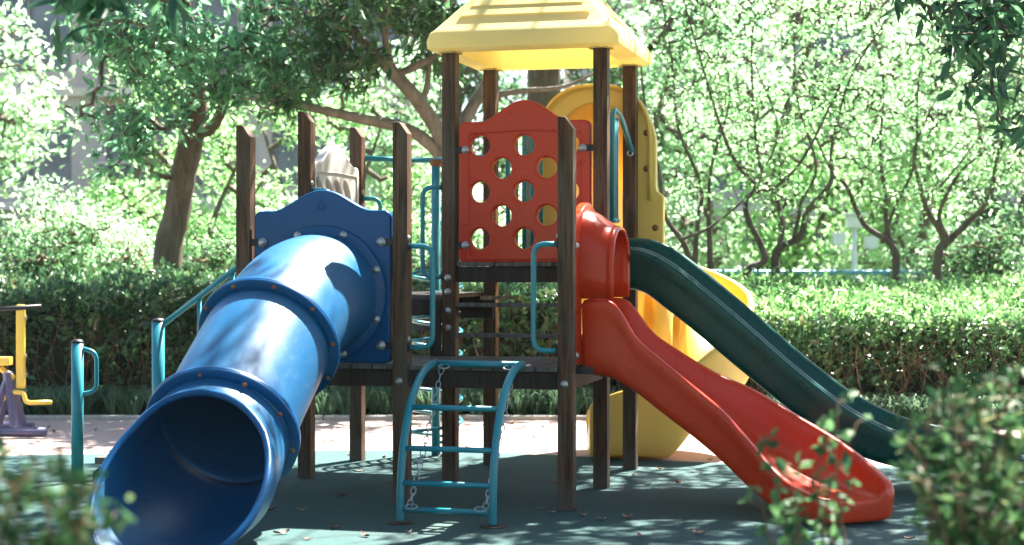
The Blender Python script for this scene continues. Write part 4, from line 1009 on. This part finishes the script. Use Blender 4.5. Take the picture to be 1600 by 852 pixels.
# ---- roof
RZ0, RZ1, RAP = 2.93, 3.06, 3.84; ov = .14
rx0, rx1, ry0, ry1 = SX-ov, 2*SX+ov, SY-ov, 2*SY+ov; rcx, rcy = 1.5*SX, 1.5*SY
def rloop(z, ins, r, n=4):
    x0, x1, y0, y1 = rx0+ins, rx1-ins, ry0+ins, ry1-ins; o = []
    for (cx, cy, a0) in ((x0+r,y0+r,PI), (x1-r,y0+r,1.5*PI), (x1-r,y1-r,0), (x0+r,y1-r,PI/2)):
        for i in range(n+1):
            a = a0+PI/2*i/n; o.append((cx+r*math.cos(a), cy+r*math.sin(a), z))
    return o
W2 = (rx1-rx0)/2; sl = (RAP-RZ1)/W2
prof = [(RZ0,.165,.10), (RZ0-.002,.03,.06), (RZ0+.012,.004,.05), (RZ0+.06,.0,.05), (RZ1-.03,.012,.05), (RZ1-.006,.022,.05), (RZ1+.012,.045,.045)]
loops = [rloop(*q) for q in prof]
for ins in (.12, .25, .38, .50, .56): loops.append(rloop(RZ1+.012+(ins-.045)*sl, ins, max(.02,.05*(1-ins/.62))))
loops.append([(rcx, rcy, RAP-.06)]*20)
inner = [rloop(RZ0+.012,.165,.12), rloop(RZ0+.05,.175,.12)]
for ins in (.20, .35, .5): inner.append(rloop(RZ1+.0+(ins-.12)*sl*.95, ins, .06))
inner.append([(rcx, rcy, RAP-.18)]*20)
rows = inner[::-1]+loops
mb = MB(); k = 20; v = [p_ for r_ in rows for p_ in r_]; f = [(i*k+j, i*k+(j+1) % k, (i+1)*k+(j+1) % k, (i+1)*k+j) for i in range(len(rows)-1) for j in range(k)]
mb.add(v, f); RO = mb.build('roof', M_roof, PS, auto=40)
for side in range(4):       # lapped boards moulded into each slope
    mb = MB()
    a = side*PI/2; ca, sa = math.cos(a), math.sin(a)
    def sp(u, s, up):        # u along the eave, s up the slope (plan inset), up: height off the slope
        ins = .045+s; hh = RZ1+.012+s*sl
        X, Y = u, -(W2-ins); nrm = math.sqrt(1+sl*sl); Y -= up*sl/nrm; Z = hh+up/nrm
        return (rcx+(X*ca-Y*sa), rcy+(X*sa+Y*ca)*((ry1-ry0)/(rx1-rx0)), Z)
    s0, ds = .080, .062
    for q in range(6):
        sa_, sb_ = s0+q*ds, s0+(q+1)*ds
        ha, hb = (W2-.045-sa_)-.085, (W2-.045-sb_)-.085
        mb.add([sp(-ha,sa_,.001), sp(ha,sa_,.001), sp(ha,sa_,.009), sp(-ha,sa_,.009), sp(-hb,sb_,.002), sp(hb,sb_,.002)],
               [(0,1,2,3), (3,2,5,4), (0,3,4), (1,5,2)])
    mb.build('lapped_boards', M_roof, RO)
for (i, j) in ((1,1),(2,1),(1,2),(2,2)):
    mb = MB(); mb.lathe([(.05,0),(.085,0),(.085,.006),(.05,.006)], (i*SX, j*SY, RZ0-.012), (0,0,1), 20); mb.build('post_collar', M_roof, RO)

# ---- stairs on the left with far railing
def tread(k):
    z = .22*(k+1); x = -1.10+.27*k; mb = MB(); mb.box((x, .06, z-.045), (x+.29, SY-.08, z)); mb.build('step', M_deck, PS, bevel=.006)
for k in range(3): tread(k)
for yy in (.09, SY-.12):
    mb = MB(); mb.add([(-1.12,yy-.02,0),(-1.02,yy-.02,0),(-.04,yy-.02,.70),(-.04,yy-.02,.84),(-.10,yy-.02,.84),(-1.12,yy-.02,.12),
                       (-1.12,yy+.02,0),(-1.02,yy+.02,0),(-.04,yy+.02,.70),(-.04,yy+.02,.84),(-.10,yy+.02,.84),(-1.12,yy+.02,.12)],
                      [(5,4,3,2,1,0),(6,7,8,9,10,11)]+[(i,(i+1)%6,6+(i+1)%6,6+i) for i in range(6)]); mb.build('stringer', M_beam, PS, bevel=.005)
RL = empty('stair_railing', (0,0,0)); RL.parent = PS
px0, py0 = -1.13, SY
mb = MB(); mb.tube([(px0,py0,0),(px0,py0,1.075)], .046, 20); mb.build('newel', M_teal, RL, smooth=True)
mb = MB(); mb.lathe([(.047,0),(.047,.01),(.036,.024),(.002,.03)], (px0,py0,1.073), (0,0,1), 18); mb.build('cap', M_black, RL, smooth=True)
mb = MB(); mb.tube([(px0+.02,py0,1.045),(-HW,py0,1.80)], .021, 12); mb.build('hand_rail', M_teal, RL, smooth=True)
for s in (.15, .29, .52, .76):
    x = px0+s*1.1; z = 1.045+s*(.755); mb = MB(); mb.tube([(x,py0,z-.75 if s > .2 else z-.75),(x,py0,z)], .016 if s > .15 else .01, 10)
    if s > .15: mb.build('baluster', M_teal, RL, smooth=True)

# ---- free standing grip post beside the steps
gx, gy = at(121,0,11.35).x, 11.35
GP = empty('grip_post', (gx, gy, 0)); tag(GP, 'short turquoise post with black cap and D shaped grip beside the tube slide', 'grip post')
mb = MB(); mb.tube([(0,0,0),(0,0,.95)], .041, 20); mb.build('tube_post', M_teal, GP, smooth=True)
mb = MB(); mb.lathe([(.042,0),(.042,.01),(.032,.022),(.002,.028)], (0,0,.948), (0,0,1), 18); mb.build('cap', M_black, GP, smooth=True)
mb = MB(); mb.tube(fillet([(.02,0,.915),(.130,0,.885),(.130,0,.62),(.02,0,.60)], .09, 7), .0155, 12); mb.build('grip', M_teal, GP, smooth=True)

# ---- yellow leg exerciser at the left edge
ED = 14.4
ex = empty('leg_exerciser', (at(10,0,ED).x, ED, 0)); tag(ex, 'yellow and indigo outdoor leg exerciser with black hand bar at the left edge', 'exercise machine')
def E(x, y, dy=0): q = at(x, y, ED); return (q.x-at(10,0,ED).x, dy, q.z)
mb = MB(); a = E(26,476); b = E(39,607); mb.box((a[0],-.03,b[2]), (b[0],.03,a[2])); mb.build('upright', M_eqyel, ex, bevel=.012)
mb = MB(); mb.tube([E(-40,486,-.03), E(66,479,-.03)], .02, 12); mb.build('hand_bar', M_black, ex, smooth=True)
mb = MB(); mb.tube(fillet([E(-30,632,-.05), E(2,630,-.05), E(16,612,-.05), E(40,612,-.05), E(42,629,-.05), E(83,628,-.05)], .07, 5), .020, 12); mb.build('pedal_bar', M_eqyel, ex, smooth=True)
mb = MB(); a = E(-20,558); b = E(17,571); mb.box((a[0],-.06,b[2]), (b[0],.06,a[2])); q0, q1 = E(0,575), E(22,592); mb.tube([q0, q1], .03, 4); mb.build('seat_bracket', M_eqyel, ex, bevel=.008)
for dy in (-.12, .14):
    mb = MB(); mb.tube([E(12,582,dy*.3), E(30,674,dy)], .038, 4); mb.build('leg', M_eqpur, ex, bevel=.004)
    mb = MB(); mb.tube([E(14,590,dy*.3), E(-12,674,dy)], .036, 4); mb.build('leg', M_eqpur, ex, bevel=.004)
mb = MB(); mb.tube([(-.5,-.15,.045),(.385,-.15,.045)], .042, 14); mb.build('base_tube', M_eqpur, ex, smooth=True)
mb = MB(); mb.tube([(-.5,.30,.045),(.15,.30,.045)], .042, 14); mb.build('base_tube', M_eqpur, ex, smooth=True)
for y in (500, 560, 590):
    mb = MB(); mb.lathe([(.001,.0),(.016,0),(.016,.01),(.001,.012)], Vector(E(40,y-4,0)), (1,0,0), 8); mb.build('bolt', M_bolt, ex)

# ---- fallen leaves
m, t, p = new_mat('dry_leaf'); gi = t.nodes.new('ShaderNodeObjectInfo')
t.links.new(ramp(t, gi.outputs['Random'], [(0, (.30,.10,.06)), (.5, (.42,.22,.15)), (.8, (.30,.26,.20)), (1, (.5,.40,.34))]), p.inputs['Base Color']); p.inputs['Roughness'].default_value = .8; M_dry = m
def leaf_me(seed):
    r = random.Random(seed); mb = MB(); n = 6; L = .075; W = .03; v = []; cur = r.uniform(.006,.016)
    for i in range(n+1):
        s = i/n; w = W*math.sin(PI*min(1, s*1.05+.02))**.7*.5; x = (s-.5)*L; z = cur*(2*s-1)**2+.004
        v += [(x, -w, z+.010*r.random()+.004), (x, 0, z), (x, w, z+.010*r.random()+.004)]
    f = []
    for i in range(n):
        for j in range(2): f.append((i*3+j, (i+1)*3+j, (i+1)*3+j+1, i*3+j+1))
    me = bpy.data.meshes.new('fallen_leaf'); me.from_pydata(v, [], f); me.materials.append(M_dry); me.polygons.foreach_set('use_smooth', [True]*len(f)); return me
lms = [leaf_me(i) for i in range(5)]
spots = [(897,799),(862,803),(570,840),(1060,757),(735,730),(600,718),(545,712),(628,722),(598,727),(560,740),(606,757),(535,776),(470,800),(660,716),(920,680),(868,757),(1128,712),(910,808),(940,815),(845,797),(980,812),(742,806),(690,716),
         (1030,735),(1095,742),(1012,760),(1150,690),(1080,668),(1110,722),(520,690),(575,668),(640,663),(800,662),(850,668),(845,700),(730,700),(700,800),(640,835),(525,828),(480,845),(1420,845),(1440,790),(420,800),(440,836),(505,690),(520,672),(612,672),(655,686),(660,668),(795,672),(835,684),(860,662),(60,690),(85,675),(200,668),(1060,672),(1110,660),(1130,676),(990,745),(1055,700),(75,668),(150,672),(1000,842),(1090,836)]
rg = random.Random(9); first = True
for k, (a, b) in enumerate(spots):
    D = F*1.5/(b-410); o = bpy.data.objects.new('fallen_leaf', lms[k % 5]); C.objects.link(o)
    o.location = (at(a,0,D).x, D, .004 if D < 13 else -.006); s = rg.uniform(.7,1.25); o.scale = (s,s,s); o.rotation_euler = (rg.uniform(-.2,.2), rg.uniform(-.2,.2), rg.uniform(0,6.28))
    tag(o, 'small dry brown leaf lying on the playground floor', 'leaf', 'fallen leaves on the playground floor')
def loose(loc, rot, s, lab):
    o = bpy.data.objects.new('fallen_leaf', lms[1]); C.objects.link(o); o.location = loc; o.rotation_euler = rot; o.scale = (s,s,s); tag(o, lab, 'leaf')
q = L2W(bp_x+.02, -.03-2.25, .075); loose(q, (0,0,.1), 1.3, 'dry brown leaf inside the mouth of the blue slide')
q = L2W(1.42, -.01, ZL+.006); loose(q, (0,0,.3), 1.0, 'reddish leaf on the deck above the ladder')

# ---- foreground bushes (out of focus)
def bush(base, tips, n, k, L, W, seed, label, mleaf, spread=.05, rr=.006, six=True):
    rng = np.random.default_rng(seed); e = empty('foreground_bush', base); tag(e, label, 'bush'); B = np.array(base); mb = MB(); st = []
    for tpt in tips:
        tpt = np.array(tpt)-B; s = [np.array([rng.normal(0,.03), rng.normal(0,.03), 0, rr*1.4]), np.array([*(tpt*.45+rng.normal(0,.05,3)), rr*1.1]), np.array([*(tpt*.8+rng.normal(0,.03,3)), rr*.8]), np.array([*tpt, rr*.4])]
        st.append(stem_tube(mb, s, 6, 4))
    P = []
    for s in st:
        for i in range(len(s)):
            if i/len(s) > .35:
                for _ in range(n): P.append(s[i]+rng.normal(0, spread, 3)*np.array([1,1,.8]))
    P = np.array(P); P = P[P[:, 2] > .05]
    skeleton(mb, [s[2:] for s in st], P, rng, r_tip=.0018, n=4)
    mb.build('stems', M_twig, e, smooth=True)
    Q, A = whorls(P, k, rng, .35, .008); Ll = L*(.6+.6*rng.random(len(Q)))
    leaf_cloud('foliage', Q, A, Ll, Ll*W, mleaf, e, rng, six=six, up=np.array([0,-.2,.8]))
tips = [px(x, y, D) for x, y, D in ((40,735,3.1),(95,740,3.2),(120,770,3.1),(130,810,3.2),(20,760,3.0),(70,780,3.0),(120,820,3.1),(0,730,3.2),(60,745,3.3),(-40,740,3.2),(90,840,3.0),(-20,800,3.0))]
bush((-.98,3.15,0), tips, 3, 4, .042, .42, 51, 'blurred bush in the near lower left corner', ML_near, .035)
tips = [px(x, y, D) for x, y, D in ((1480,600,4.3),(1540,590,4.4),(1590,575,4.4),(1450,640,4.2),(1500,660,4.1),(1560,650,4.2),(1620,610,4.3),(1440,720,4.1),(1490,740,4.0),(1540,720,4.1),(1590,700,4.2),(1460,790,4.0),(1530,800,4.0),(1600,780,4.1),(1510,690,4.4),(1570,740,4.3),(1640,680,4.2),(1430,680,4.3))]
bush((1.15,4.2,0), tips, 3, 4, .048, .45, 52, 'dense blurred bush in the near lower right corner', ML_near, .045)
tips = [px(x, y, D) for x, y, D in ((1200,700,4.6),(1185,760,4.6),(1230,730,4.5),(1250,790,4.5),(1310,625,4.6),(1290,680,4.6),(1340,660,4.5),(1220,800,4.5),(1330,760,4.6))]
bush((.83,4.6,0), tips, 1, 3, .042, .62, 53, 'loose twiggy bush with round leaves in front of the red slide end', ML_twigleaf, .02, .004)

# ---- the bright summer haze under the trees
m = bpy.data.materials.new('haze'); m.use_nodes = True; t = m.node_tree; t.nodes.clear()
pv = t.nodes.new('ShaderNodeVolumePrincipled'); pv.inputs['Color'].default_value = (.93,.97,1,1); pv.inputs['Density'].default_value = .00028; pv.inputs['Anisotropy'].default_value = 0
oo = t.nodes.new('ShaderNodeOutputMaterial'); t.links.new(pv.outputs[0], oo.inputs['Volume'])
hz = MB(); hz.box((-26,-3,-1.02), (26,60,19.5)); tag(hz.build('haze', m), 'pale summer haze in the air of the park', 'haze', kind='stuff')
